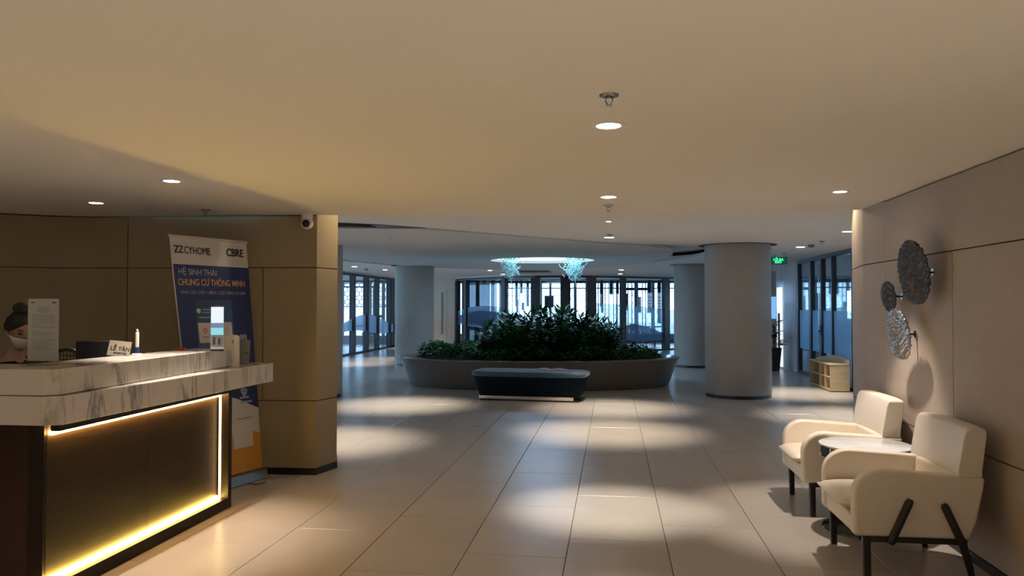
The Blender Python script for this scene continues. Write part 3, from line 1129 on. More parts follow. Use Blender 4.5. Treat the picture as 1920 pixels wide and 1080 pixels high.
def cafe_chair():
    t = empty('cafe_chair', (0, 0, 0))
    MB().box(-0.21, 0.21, -0.21, 0.21, 0.43, 0.47).build('seat', M_NAVY, t, bevel=0.015)
    m = MB()
    for k in range(5):
        a0 = (k - 2.5) / 5 * 0.44; a1 = (k - 1.5) / 5 * 0.44
        m.box(a0, a1, 0.20 - 0.6 * (k - 2) ** 2 * 0.01, 0.225 - 0.6 * (k - 2) ** 2 * 0.01, 0.60, 0.84)
    m.build('backrest', M_NAVY, t)
    for sx in (-1, 1):
        MB().tube([(sx * 0.20, 0.21, 0), (sx * 0.18, 0.19, 0.46), (sx * 0.19, 0.22, 0.80)], 0.012, 8).build('leg', M_BLACKP, t)
        MB().tube([(sx * 0.20, -0.21, 0), (sx * 0.18, -0.18, 0.44)], 0.012, 8).build('leg', M_BLACKP, t)
    return t


tabs = [(-9.4, 24.6, 'dark round table under the seated silhouette beyond the left glass'),
        (-9.2, 27.0, 'dark round table behind the last pane of the left glass wall'),
        (1.5, 28.0, 'dark cafe table low behind the right end of the planter'),
        (-4.4, 27.6, 'dark cafe table behind the left end of the back glass')]
tb0 = None
for x, y, lab in tabs:
    if tb0 is None:
        tb0 = t = cafe_table(x, y)
    else:
        t = copy_tree(tb0)
        t.location = (x, y, 0)
    tag(t, lab, 'table', 'cafe tables beyond the glass')
ch0 = None
for x, y, rz, lab in [(-9.3, 23.7, R(200), 'dark lounge chair before the table beyond the left glass'), (-9.9, 25.7, R(-20), 'dark lounge chair between the two tables beyond the left glass'),
                      (-8.6, 22.4, R(90), 'dark lounge chair closest to the edge of the pillar beyond the left glass'), (-9.0, 27.9, R(-90), 'dark lounge chair beside the table behind the last left pane'),
                      (0.9, 27.6, R(60), 'dark cafe chair left of the cafe table behind the planter'), (2.1, 28.3, R(-80), 'dark cafe chair right of the cafe table behind the planter'),
                      (-3.8, 27.9, R(-70), 'dark cafe chair at the table behind the left end of the back glass')]:
    if ch0 is None:
        ch0 = c = cafe_chair()
    else:
        c = copy_tree(ch0)
    c.location = (x, y, 0)
    c.rotation_euler = (0, 0, rz)
    tag(c, lab, 'chair', 'cafe chairs beyond the glass')

# ================================================================== DOWNLIGHTS, SPRINKLERS


def downlight(x, y, z, r, label, power=LAMP_W, color=WARM, angle=70, blend=0.7, lens=None, group='ceiling downlights', aim=None, on=True):
    t = empty('downlight', (x, y, z))
    tag(t, label, 'light', group)
    MB().lathe([(r, z + 0.002), (r, z - 0.004), (r + 0.018, z - 0.006), (r + 0.022, z - 0.002), (r + 0.022, z + 0.002)], 28, (x, y, 0), False, False).build('trim_ring', M_WHITE, t, auto=True)
    MB().lathe([(r, z - 0.003), (r, z + 0.002)], 28, (x, y, 0)).build('lens', lens or M_LENS, t)
    if power > 0:
        l = bpy.data.lights.new('downlight_spot', 'SPOT')
        l.energy = power
        l.color = color
        l.spot_size = R(angle)
        l.spot_blend = blend
        l.shadow_soft_size = 0.03
        lo = bpy.data.objects.new('downlight_spot', l)
        col.objects.link(lo)
        lo.location = (x, y, z - 0.02)
        if aim:
            dv = Vector(aim) - Vector((x, y, z - 0.02))
            lo.rotation_euler = dv.to_track_quat('-Z', 'Y').to_euler()
    return t


FG = 'warm downlights in the low ceiling'
downlight(-0.014, 3.442, ZF, 0.055, 'bright downlight highest in view, under the big sprinkler', group=FG, power=LAMP_W * 2.2, angle=50, blend=0.9)
downlight(-0.025, 5.715, ZF, 0.055, 'bright downlight just before the edge of the low ceiling, beside a sprinkler', group=FG, power=LAMP_W * 6.0, angle=44, blend=0.95)
downlight(1.585, 5.656, ZF, 0.045, 'small downlight near the taupe wall above the armchairs', group=FG, power=LAMP_W * 3.2, angle=60, blend=0.55, color=(1.0, 0.84, 0.72))
downlight(-2.80, 4.62, ZF, 0.05, 'bright downlight above the reception counter', group=FG, power=LAMP_W * 3.8, angle=62, blend=0.8)
downlight(-3.978, 5.53, ZF, 0.05, 'glaring downlight above the back of the reception, near the curved wall', group=FG, power=LAMP_W * 0.6)
for x, y in ((-0.02, 1.1), (-0.02, -1.2), (-0.02, -3.5), (-3.0, 2.2), (-3.0, -0.2), (-3.0, -2.6), (-4.6, 3.2), (-4.6, 0.8), (-4.6, -1.8), (1.55, 1.2), (1.55, -1.5)):  # unseen lamps added to brighten the ceiling and hall by bounce
    downlight(x, y, ZF, 0.055, 'added warm fill downlight in the low ceiling, out of view', group='added fill downlights out of view', power=LAMP_W * (1.9 if x < -2.9 and y > -1 else 4.0), angle=88)
BG = 'downlights in the higher ceiling'
for x, y, lab, pw in ((-0.044, 11.286, 'downlight in the higher ceiling in line with the bench end', 2.0), (3.125, 10.80, 'downlight at the end of the taupe wall in the higher ceiling', 2.0),
                      (3.153, 13.55, 'downlight before the right glass wall, beside the smoke detector', 2.0), (-3.17, 11.245, 'downlight between the two left pillars, beside a sprinkler', 2.2),
                      (-6.50, 18.97, 'downlight near the left glass wall, left of the smoke detector', 1.3), (-6.24, 20.78, 'smaller downlight beside the left pillar, right of the smoke detector', 1.0),
                      (-3.41, 21.48, 'left downlight of the pair before the back glass', 1.0), (-3.41, 24.08, 'downlight touching the left wire cluster, close to the back glass', 0.6),
                      (0.25, 21.63, 'upper light of the close pair before the back glass', 1.0), (0.251, 24.3, 'lower light of the close pair before the back glass', 0.6)):
    downlight(x, y, ZU, 0.068, lab, group=BG, power=LAMP_W * pw * 4.2, color=WARM_BACK, angle=60, blend=1.0, lens=M_LENS_B)
for x, y in ((-0.04, 9.15), (-3.1, 8.15), (3.1, 8.3), (-6.0, 9.6), (-6.5, 14.5), (-6.6, 26.2)):
    downlight(x, y, ZU, 0.03, 'deep-set pinhole downlight behind the edge of the low ceiling', group='pinhole downlights', power=LAMP_W * 8.5, color=(1.0, 0.84, 0.66), angle=58, blend=1.0, lens=M_LENS_B)
# grazing lamps over the two lit wall ends
for x, y, tx, ty, lab in ((-2.05, 6.90, -2.53, 6.70, 'slim grazing downlight over the lit end of the beige wall'), (1.93, 7.42, 2.12, 7.10, 'slim grazing downlight over the lit end of the taupe wall')):
    l = bpy.data.lights.new('edge_spot', 'SPOT')
    l.energy = 16
    l.color = (1.0, 0.78, 0.50)
    l.spot_size = R(140); l.spot_blend = 0.6; l.shadow_soft_size = 0.02
    t = empty('downlight', (x, y, ZU)); tag(t, lab, 'light', 'slim wall-grazing lights')
    MB().lathe([(0.012, ZU - 0.003), (0.012, ZU + 0.002)], 16, (x, y, 0)).build('lens', M_LENS_B, t)
    lo = bpy.data.objects.new('edge_spot', l); col.objects.link(lo)
    lo.location = (x, y, ZU - 0.012)
    dv = Vector((tx, ty, 1.55)) - Vector(lo.location)
    lo.rotation_euler = dv.to_track_quat('-Z', 'Y').to_euler()


def sprinkler(x, y, z, s, label):
    t = empty('sprinkler', (x, y, z))
    tag(t, label, 'sprinkler', 'ceiling sprinklers')
    MB().lathe([(0.040 * s, z + 0.002), (0.042 * s, z - 0.002), (0.040 * s, z - 0.006), (0.022 * s, z - 0.010), (0.020 * s, z - 0.004)], 24, (x, y, 0), False, True).build('escutcheon', M_GREYSTEEL, t, auto=True)
    MB().lathe([(0.012 * s, z - 0.004), (0.011 * s, z - 0.016 * s)], 12, (x, y, 0)).build('body', M_GREYSTEEL, t, auto=True)
    m = MB()
    for sg in (-1, 1):
        m.tube([(x + sg * 0.010 * s, y, z - 0.012 * s), (x + sg * 0.016 * s, y, z - 0.024 * s), (x + sg * 0.006 * s, y, z - 0.042 * s)], 0.0028 * s, 6)
    m.build('frame_arms', M_GREYSTEEL, t)
    MB().lathe([(0.003 * s, z - 0.040 * s), (0.016 * s, z - 0.044 * s), (0.017 * s, z - 0.046 * s), (0.003 * s, z - 0.047 * s)], 12, (x, y, 0)).build('deflector', M_GREYSTEEL, t)


sprinkler(-0.010, 2.943, ZF, 0.9, 'round-plated sprinkler nearest the viewer, above the brightest downlight')
sprinkler(-0.028, 6.203, ZF, 1.0, 'sprinkler at the edge of the low ceiling in the middle of the hall')
sprinkler(-3.359, 6.05, ZF, 1.0, 'sprinkler above the roll-up banner by the beige wall')
sprinkler(-3.148, 10.71, ZU, 1.1, 'small sprinkler left of the downlight between the left pillars')
sprinkler(3.192, 12.36, ZU, 1.1, 'small sprinkler before the right glass wall')
sprinkler(-0.042, 10.86, ZU, 1.1, 'small sprinkler just before the middle downlight of the higher ceiling')
sprinkler(3.218, 15.17, ZU, 1.1, 'small sprinkler above the green exit sign')
for x, y, lab in ((3.215, 13.10, 'grey smoke detector beside the right downlight of the higher ceiling'), (-6.555, 20.1, 'dark smoke detector near the left glass wall')):
    t = empty('smoke_detector', (x, y, ZU))
    tag(t, lab, 'smoke detector', 'ceiling smoke detectors')
    MB().lathe([(0.055, ZU + 0.001), (0.058, ZU - 0.012)], 24, (x, y, 0)).build('base', M_GREYPOST, t, auto=True)
    MB().lathe([(0.045, ZU - 0.012), (0.048, ZU - 0.030), (0.030, ZU - 0.045)], 24, (x, y, 0)).build('sensor_head', mat('detector_body', (0.25, 0.22, 0.20), 0.5), t, auto=True)
# dark ceiling vent beyond the skylight
t = empty('ceiling_vent', (-2.2, 22.0, ZU))
tag(t, 'dark slanted ceiling vent between the two wire clusters', 'vent')
MB().hexa([(-2.75, 21.3, ZU - 0.004), (-1.75, 21.6, ZU - 0.004), (-1.75, 22.9, ZU - 0.004), (-2.75, 22.9, ZU - 0.004)], [(-2.75, 21.3, ZU + 0.002), (-1.75, 21.6, ZU + 0.002), (-1.75, 22.9, ZU + 0.002), (-2.75, 22.9, ZU + 0.002)]).build('grille', M_LATT, t)
for k in range(6):
    MB().box(-2.7, -1.8, 21.75 + 0.19 * k, 21.79 + 0.19 * k, ZU - 0.012, ZU - 0.004).build('slat', M_TAUPEBOX, t)

# exit sign
ex = empty('exit_sign', (3.17, 15.5, 2.33), YAW * 0)
tag(ex, 'green lit exit sign hanging from the ceiling beyond the pillar', 'sign')
MB().box(2.93, 3.35, 15.50, 15.54, 2.28, 2.42).build('housing', M_BLACKP, ex, bevel=0.004)
MB().box(2.945, 3.335, 15.492, 15.50, 2.292, 2.408).build('face', M_EXIT, ex)
MB().box(3.135, 3.145, 15.515, 15.525, 2.42, ZU).build('hanger', M_GREYSTEEL, ex)
Mx = wmat(ex).inverted()
text('LỐI RA', 0.062, M_EXITT, ex, Mx @ Matrix.Translation((3.19, 15.489, 2.352)) @ Matrix.Rotation(R(90), 4, 'X'), align='CENTER', bold=0.002)
text('EXIT', 0.062, M_EXITT, ex, Mx @ Matrix.Translation((3.19, 15.489, 2.300)) @ Matrix.Rotation(R(90), 4, 'X'), align='CENTER', bold=0.002)
MB().yprism([(2.955, 2.35), (3.0, 2.385), (3.0, 2.36), (3.05, 2.36), (3.05, 2.34), (3.0, 2.34), (3.0, 2.315)], 15.484, 15.491).build('arrow', M_EXITT, ex)

# tangled wire clusters hanging in the skylight


def wires(cx, cy, zb, seed, label, wd):
    rnd = random.Random(seed)
    t = empty('wire_pendant', (cx, cy, ZU))
    tag(t, label, 'pendant', 'tangled aqua wire pendants in the skylight')
    m = MB()
    for k in range(26):
        x, y, z = cx + rnd.uniform(-1, 1) * wd, cy + rnd.uniform(-1, 1) * wd, ZU + 0.045
        pts_ = [(x, y, z)]
        zz = zb + rnd.uniform(0, 0.28)
        steps = 9
        for s in range(steps):
            z = ZU + 0.045 + (zz - ZU - 0.045) * (s + 1) / steps
            x += rnd.uniform(-0.055, 0.055) - (x - cx) * 0.12
            y += rnd.uniform(-0.055, 0.055) - (y - cy) * 0.12
            pts_.append((x, y, z))
        for s in range(3):
            x += rnd.uniform(-0.09, 0.09); z += rnd.uniform(-0.02, 0.10)
            pts_.append((x, y, z))
        m.tube(pts_, 0.0065, 5)
    m.build('wire_tangle', M_GREENW, t)
    b = MB()
    for k in range(60):
        b.ell((cx + rnd.gauss(0, wd * 0.55), cy + rnd.gauss(0, wd * 0.55), rnd.uniform(zb + 0.05, ZU - 0.05)), (0.012, 0.012, 0.016), 6, 4)
    o_ = b.build('glass_bead', M_GREENW, t); o_['kind'] = 'stuff'
    MB().tube([(cx, cy, ZU + 0.045), (cx, cy, zb + 0.1), (cx + 0.02, cy, zb - 0.12)], 0.008, 5).build('center_wire', M_GREENW, t)


wx, wy = loc(957, 16.3)
wires(wx, wy, 2.06, 3, 'left tangled aqua wire pendant hanging from the skylight', 0.18)
wx, wy = loc(1078, 16.4)
wires(wx, wy, 2.00, 5, 'right tangled aqua wire pendant hanging from the skylight', 0.21)

# ================================================================== PLANTER
PCX, PCY = -1.40, 14.75


def sup(ax, ay, n_=2.25, N=72, cx=PCX, cy=PCY):
    out = []
    for i in range(N):
        a = 2 * PI * i / N
        c, s_ = math.cos(a), math.sin(a)
        out.append((cx + ax * math.copysign(abs(c) ** (2 / n_), c), cy + ay * math.copysign(abs(s_) ** (2 / n_), s_)))
    return out


pl = empty('planter', (PCX, PCY, 0), 0)
tag(pl, 'large low oval glazed planter island full of plants', 'planter')
prof = [(2.42, 1.36, 0.0), (2.45, 1.39, 0.02), (2.52, 1.50, 0.20), (2.59, 1.59, 0.40), (2.64, 1.635, 0.49), (2.65, 1.645, 0.515), (2.635, 1.63, 0.525), (2.36, 1.40, 0.525), (2.35, 1.39, 0.515), (2.34, 1.38, 0.30)]
vs, fs = [], []
N = 96
for ax, ay, z in prof:
    vs += [(x, y, z) for x, y in sup(ax, ay, N=N)]
for k in range(len(prof) - 1):
    for i in range(N):
        j = (i + 1) % N
        fs.append((k * N + i, k * N + j, (k + 1) * N + j, (k + 1) * N + i))
fs.append(tuple(range(N - 1, -1, -1)))
PR = Matrix.Translation((PCX, PCY, 0)) @ Matrix.Rotation(R(5.5), 4, 'Z') @ Matrix.Translation((-PCX, -PCY, 0))
MB().add(vs, fs).move(PR).build('shell', M_PLANTER, pl, auto=True)
vs = [(x, y, 0.47) for x, y in sup(2.35, 1.39, N=N)]
MB().add(vs, [tuple(range(N))]).move(PR).build('soil', M_SOIL, pl)


def leaf(mb, p, d, L, w, droop, rnd):
    d = Vector(d).normalized()
    side = d.cross(Vector((0, 0, 1)))
    if side.length < 0.05: side = Vector((1, 0, 0))
    side.normalize()
    side = (side + Vector((0, 0, rnd.uniform(-0.5, 0.5)))).normalized()
    P = []
    p = Vector(p)
    K = 3
    for k in range(K + 1):
        t = k / K
        c = p + d * L * t - Vector((0, 0, droop * L * t * t))
        ww = w * (0.25, 1.0, 0.8, 0.02)[k] / 2
        P.append((c - side * ww, c + side * ww))
    vs_ = [q for a in P for q in a]
    mb.add(vs_, [(2 * k, 2 * k + 1, 2 * k + 3, 2 * k + 2) for k in range(K)])


def plant_meshes(seed, H, nst, spread):
    rnd = random.Random(seed)
    fo, st = MB(), MB()
    for s_ in range(nst):
        a = rnd.uniform(0, 2 * PI)
        r0 = rnd.uniform(0, 0.10)
        h = H * rnd.uniform(0.62, 1.0)
        lean = rnd.uniform(0.05, spread)
        base_ = Vector((r0 * math.cos(a), r0 * math.sin(a), 0))
        tip = base_ + Vector((lean * math.cos(a), lean * math.sin(a), h * 0.88))
        midp = (base_ + tip) / 2 + Vector((0, 0, 0.05))
        st.tube([base_, midp, tip], [0.008, 0.006, 0.004], 5)
        nl = int(15 + h * 12)
        for k in range(nl):
            t = 0.30 + 0.70 * k / nl
            p = base_.lerp(tip, t)
            b_ = rnd.uniform(0, 2 * PI)
            el = rnd.uniform(0.1, 0.9) + (0.6 if t > 0.9 else 0)
            d_ = (math.cos(b_), math.sin(b_), el)
            leaf(fo, p, d_, rnd.uniform(0.15, 0.28), rnd.uniform(0.034, 0.056), rnd.uniform(0.0, 0.5), rnd)
    return fo.mesh('foliage', M_LEAF, True), st.mesh('stems', M_STEM, True)


vari = [plant_meshes(11, 0.95, 15, 0.30), plant_meshes(12, 0.95, 14, 0.33), plant_meshes(13, 0.95, 16, 0.28)]


def dup_plant(x, y, z, s, k, label, group):
    t = empty('shrub', (x, y, z))
    t.scale = (s * 1.05, s * 1.05, s)
    t.rotation_euler = (0, 0, k * 1.3)
    tag(t, label, 'plant', group)
    for nm, me in (('foliage', vari[k % 3][0]), ('stems', vari[k % 3][1])):
        o_ = bpy.data.objects.new(nm, me); col.objects.link(o_); o_.parent = t
        if nm == 'foliage': o_['kind'] = 'stuff'


rnd = random.Random(21)
k = 0
for u, D, H in ((925, 14.5, 0.80), (950, 15.0, 0.95), (975, 14.4, 1.02), (998, 15.2, 1.05), (1022, 14.5, 1.05), (1042, 14.9, 1.10), (1065, 14.4, 1.06), (1083, 15.1, 1.06), (1104, 14.5, 0.98), (1122, 15.0, 0.88),
                (1138, 14.6, 0.72), (935, 15.3, 0.78), (960, 14.1, 0.70), (1000, 14.0, 0.75), (1040, 13.95, 0.74), (1080, 14.05, 0.72), (1115, 14.15, 0.62), (914, 14.9, 0.58)):
    x, y = loc(u, D)
    dup_plant(x, y, 0.46, H / 0.95, k, 'tall dark-leaved shrub in the dense clump at the middle of the planter', 'tall shrubs in the oval planter')
    k += 1
# ground cover: nobody could count it
gc = MB()
rnd = random.Random(5)
for i in range(8500):
    a = rnd.uniform(0, 2 * PI)
    r = math.sqrt(rnd.uniform(0, 1))
    c, s_ = math.cos(a), math.sin(a)
    x = PCX + 2.28 * r * math.copysign(abs(c) ** 0.89, c)
    y = PCY + 1.30 * r * math.copysign(abs(s_) ** 0.89, s_)
    hgt = 0.15 + 0.11 * (0.5 + 0.5 * math.sin(x * 5.1 + y * 3)) + 0.05 * rnd.random()
    if x < PCX - 1.3: hgt += 0.04
    if r > 0.95: hgt *= 0.8
    q = PR @ Vector((x, y, 0.47 + hgt * rnd.uniform(0.25, 1)))
    b_ = rnd.uniform(0, 2 * PI)
    leaf(gc, q, (math.cos(b_), math.sin(b_), rnd.uniform(0.1, 1.0)), rnd.uniform(0.07, 0.12), rnd.uniform(0.035, 0.06), 0.3, rnd)
o = gc.build('ground_cover', M_LEAF2, smooth=True)
tag(o, 'low green ground cover growing around the tall shrubs in the planter', 'plant', None, 'stuff')

# ================================================================== BENCH
bn = empty('bench', (-1.28, 12.2, 0), R(-6))
tag(bn, 'dark teal velvet bench with chrome base in front of the planter', 'bench')


def bevelbox_levels(mb, levels, n_=6.0, N=48):
    base_i = len(mb.v)
    for (hx, hy, cx, z) in levels:
        for i in range(N):
            a = 2 * PI * i / N
            c, s_ = math.cos(a), math.sin(a)
            mb.v.append((cx + hx * math.copysign(abs(c) ** (2 / n_), c), hy * math.copysign(abs(s_) ** (2 / n_), s_), z))
    for k in range(len(levels) - 1):
        for i in range(N):
            j = (i + 1) % N
            mb.f.append((base_i + k * N + i, base_i + k * N + j, base_i + (k + 1) * N + j, base_i + (k + 1) * N + i))
    mb.f.append(tuple(base_i + i for i in range(N - 1, -1, -1)))
    m_ = base_i + (len(levels) - 1) * N
    mb.f.append(tuple(m_ + i for i in range(N)))
    return mb


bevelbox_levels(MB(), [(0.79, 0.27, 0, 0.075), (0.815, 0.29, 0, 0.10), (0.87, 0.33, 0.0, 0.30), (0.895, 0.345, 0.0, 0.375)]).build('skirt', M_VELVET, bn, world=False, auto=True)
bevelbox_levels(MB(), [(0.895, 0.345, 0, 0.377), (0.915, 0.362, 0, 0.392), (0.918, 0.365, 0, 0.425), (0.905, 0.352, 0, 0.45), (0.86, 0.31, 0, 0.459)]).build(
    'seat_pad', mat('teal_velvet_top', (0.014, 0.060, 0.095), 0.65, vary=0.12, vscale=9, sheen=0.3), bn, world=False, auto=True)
MB().box(-0.78, 0.72, -0.265, 0.265, 0.022, 0.075).build('base_rail', M_CHROME, bn, world=False, bevel=0.004)
MB().box(-0.77, 0.80, -0.25, 0.25, 0.0, 0.022).build('foot_pad', M_BLACKP, bn, world=False)
t = empty('magazine', (-0.98, 12.32, 0.459), R(-6))
tag(t, 'pale open magazine lying on the back of the teal bench', 'magazine')
mg = MB()
for sg in (-1, 1):
    K = 8
    vs = []
    for k in range(K + 1):
        x = sg * 0.27 * k / K
        z = 0.016 * math.sin(PI * min(1, k / K * 1.15)) + 0.003
        vs += [(x, -0.10, z), (x, 0.12, z), (x, -0.10, 0.0005), (x, 0.12, 0.0005)]
    fs = []
    for k in range(K):
        a_, b_ = 4 * k, 4 * k + 4
        fs += [(a_, b_, b_ + 1, a_ + 1), (a_ + 2, a_ + 3, b_ + 3, b_ + 2), (a_, a_ + 2, b_ + 2, b_), (a_ + 1, b_ + 1, b_ + 3, a_ + 3)]
    MB().add(vs, fs).build('page_block', mat('magazine_paper', (0.62, 0.50, 0.44), 0.6), t, world=False)

# ================================================================== ARMCHAIRS


def armchair():
    t = empty('armchair', (0, 0, 0))
    # side arm outline in (x,z): front is -x
    def arm_outline(x_front=-0.325):
        pts_ = [(x_front + 0.005, 0.235), (x_front, 0.26), (x_front, 0.44)]
        for k in range(9):
            a = PI - k * (PI / 2) / 8
            pts_.append((x_front + 0.15 + 0.15 * math.cos(a), 0.45 + 0.145 * math.sin(a)))
        pts_ += [(0.0, 0.585), (0.20, 0.572), (0.345, 0.565), (0.335, 0.50), (0.30, 0.33), (0.265, 0.25), (0.255, 0.235)]
        return pts_
    for s in (-1, 1):
        y0, y1 = (0.255, 0.335) if s > 0 else (-0.335, -0.255)
        MB().yprism(arm_outline(), y0, y1).build('armrest', M_LEATHER, t, world=False, bevel=0.022, seg=4, auto=True)
    # lower back shell between the arms
    MB().hexa([(0.16, -0.26, 0.24), (0.26, -0.26, 0.24), (0.26, 0.26, 0.24), (0.16, 0.26, 0.24)], [(0.21, -0.26, 0.57), (0.34, -0.26, 0.57), (0.34, 0.26, 0.57), (0.21, 0.26, 0.57)]).build('back_shell', M_LEATHER, t, world=False, bevel=0.015, seg=3, auto=True)
    MB().box(-0.315, 0.20, -0.256, 0.256, 0.235, 0.335).build('seat_base', M_LEATHER, t, world=False, bevel=0.015, seg=3, auto=True)
    # seat cushion, pillow with pinched edge
    K = 16
    vs, fs = [], []
    x0, x1, y0, y1 = -0.375, 0.205, -0.252, 0.252
    for sgn in (1, -1):
        for i in range(K + 1):
            for j in range(K + 1):
                a, b = i / K * 2 - 1, j / K * 2 - 1
                h = (1 - abs(a) ** 4) * (1 - abs(b) ** 4)
                h = h ** 0.55
                pin = 1 - 0.03 * (b * b)
                x = (x0 + x1) / 2 + (x1 - x0) / 2 * a * (pin if a < 0 else 1)
                vs.append((x, (y0 + y1) / 2 + (y1 - y0) / 2 * b, 0.383 + sgn * (0.048 if sgn > 0 else 0.046) * h + (0.006 * (1 - a) if sgn > 0 else 0)))
    m_ = (K + 1) ** 2
    for i in range(K):
        for j in range(K):
            q = i * (K + 1) + j
            fs.append((q, q + K + 1, q + K + 2, q + 1))
            fs.append((m_ + q, m_ + q + 1, m_ + q + K + 2, m_ + q + K + 1))
    for i in range(K):
        fs += [(i, i + 1, m_ + i + 1, m_ + i), (K * (K + 1) + i + 1, K * (K + 1) + i, m_ + K * (K + 1) + i, m_ + K * (K + 1) + i + 1)]
        q = i * (K + 1)
        fs += [(q + K + 1, q, m_ + q, m_ + q + K + 1), (q + K, q + 2 * K + 1, m_ + q + 2 * K + 1, m_ + q + K)]
    MB().add(vs, fs).build('seat_cushion', M_LEATHER, t, world=False, smooth=True)
    # back cushion: curved block wrapping forward at the sides
    N_ = 14
    vs, fs = [], []
    zl = [(0.565, 0.0, 0.0), (0.60, 0.0, 0.0), (0.78, 0.028, -0.008), (0.815, 0.034, -0.022), (0.825, 0.038, -0.05)]
    for i in range(N_ + 1):
        b = i / N_ * 2 - 1
        y = 0.332 * b
        wrap = 0.028 * abs(b) ** 3
        for z, lean, thin in zl:
            edge_ = 0.012 if abs(b) > 0.99 else 0
            xf = 0.235 + lean - wrap - (thin if thin < 0 else 0) * 0.5 + edge_ * 0
            xb = 0.352 + lean * 1.0 - wrap * 0.8 + thin * 0.5
            vs += [(xf, y * (1 - (0.03 if z > 0.82 else 0)), z), (xb, y * (1 - (0.03 if z > 0.82 else 0)), z)]
    W_ = 2 * len(zl)
    for i in range(N_):
        o_ = i * W_
        for k in range(len(zl) - 1):
            a = o_ + 2 * k
            fs.append((a, a + 2, a + 2 + W_, a + W_))
            fs.append((a + 1, a + 1 + W_, a + 3 + W_, a + 3))
        a = o_ + 2 * (len(zl) - 1)
        fs.append((a, a + 1, a + 1 + W_, a + W_))
        fs.append((o_, o_ + W_, o_ + W_ + 1, o_ + 1))
    for o_, fl_ in ((0, 1), (N_ * W_, 0)):
        for k in range(len(zl) - 1):
            a = o_ + 2 * k
            q = (a, a + 1, a + 3, a + 2)
            fs.append(q if fl_ else q[::-1])
    MB().add(vs, fs).build('backrest', M_LEATHER, t, world=False, bevel=0.022, seg=4, auto=True)
    # dark timber frame: front posts + slanted braces, rear diagonal legs, rails
    for s in (-1, 1):
        ys = s * 0.318
        MB().hexa([(-0.272, ys - 0.018, 0), (-0.236, ys - 0.018, 0), (-0.236, ys + 0.018, 0), (-0.272, ys + 0.018, 0)],
                  [(-0.280, ys - 0.02, 0.235), (-0.238, ys - 0.02, 0.235), (-0.238, ys + 0.02, 0.235), (-0.280, ys + 0.02, 0.235)]).build('leg', M_DARKWOOD, t, world=False, bevel=0.008)
        yo = s * 0.346
        MB().tube([(-0.145, yo, 0.205), (-0.140, yo, 0.215), (-0.045, yo, 0.43), (-0.038, yo, 0.445)], [0.016, 0.021, 0.021, 0.014], 10).build('brace', M_DARKWOOD, t, world=False, smooth=True)
        MB().tube([(0.285, s * 0.32, 0.0), (0.245, s * 0.33, 0.15), (0.215, yo, 0.23), (0.135, yo, 0.41), (0.128, yo, 0.425)], [0.015, 0.02, 0.021, 0.021, 0.014], 10).build('leg', M_DARKWOOD, t, world=False, smooth=True)
        MB().box(-0.27, 0.25, ys - 0.014, ys + 0.014, 0.208, 0.236).build('side_rail', M_DARKWOOD, t, world=False)
    return t


AG = 'cream armchairs by the taupe wall'
ac = armchair()
ac.location = (1.615, 4.74, 0)
tag(ac, 'nearer cream leather armchair with dark slanted timber legs', 'chair', AG)
ac2 = copy_tree(ac)
ac2.location = (1.645, 6.0, 0)
ac2['label'] = 'farther cream leather armchair half hidden behind the round side table'

# side table
st = empty('side_table', (1.665, 5.42, 0))
tag(st, 'round side table with white top and mirrored band between the armchairs', 'table')
MB().lathe([(0.284, 0.548), (0.290, 0.552), (0.290, 0.560), (0.284, 0.563)], 48).build('tabletop', M_TOPSTONE, st, world=False, auto=True)
MB().lathe([(0.278, 0.478), (0.284, 0.478), (0.284, 0.548)], 14, capb=False, capt=False).build('mirror_band', M_MIRROR, st, world=False)
MB().lathe([(0.275, 0.482), (0.275, 0.490)], 28).build('under_plate', M_GREYSTEEL, st, world=False)
for k in range(14):
    a = 2 * PI * k / 14
    MB().bar((0.287 * math.cos(a), 0.287 * math.sin(a), 0.478), (0.287 * math.cos(a), 0.287 * math.sin(a), 0.548), 0.006, 0.006, up=(1, 0, 0)).build('corner_strip', M_CHROME, st, world=False)
MB().lathe([(0.024, 0.012), (0.024, 0.482)], 16).build('stem', M_GREYSTEEL, st, world=False, auto=True)
MB().lathe([(0.27, 0.0), (0.275, 0.004), (0.27, 0.010), (0.04, 0.014)], 48).build('base', M_MIRROR, st, world=False, auto=True)

# ================================================================== WALL ART DISCS


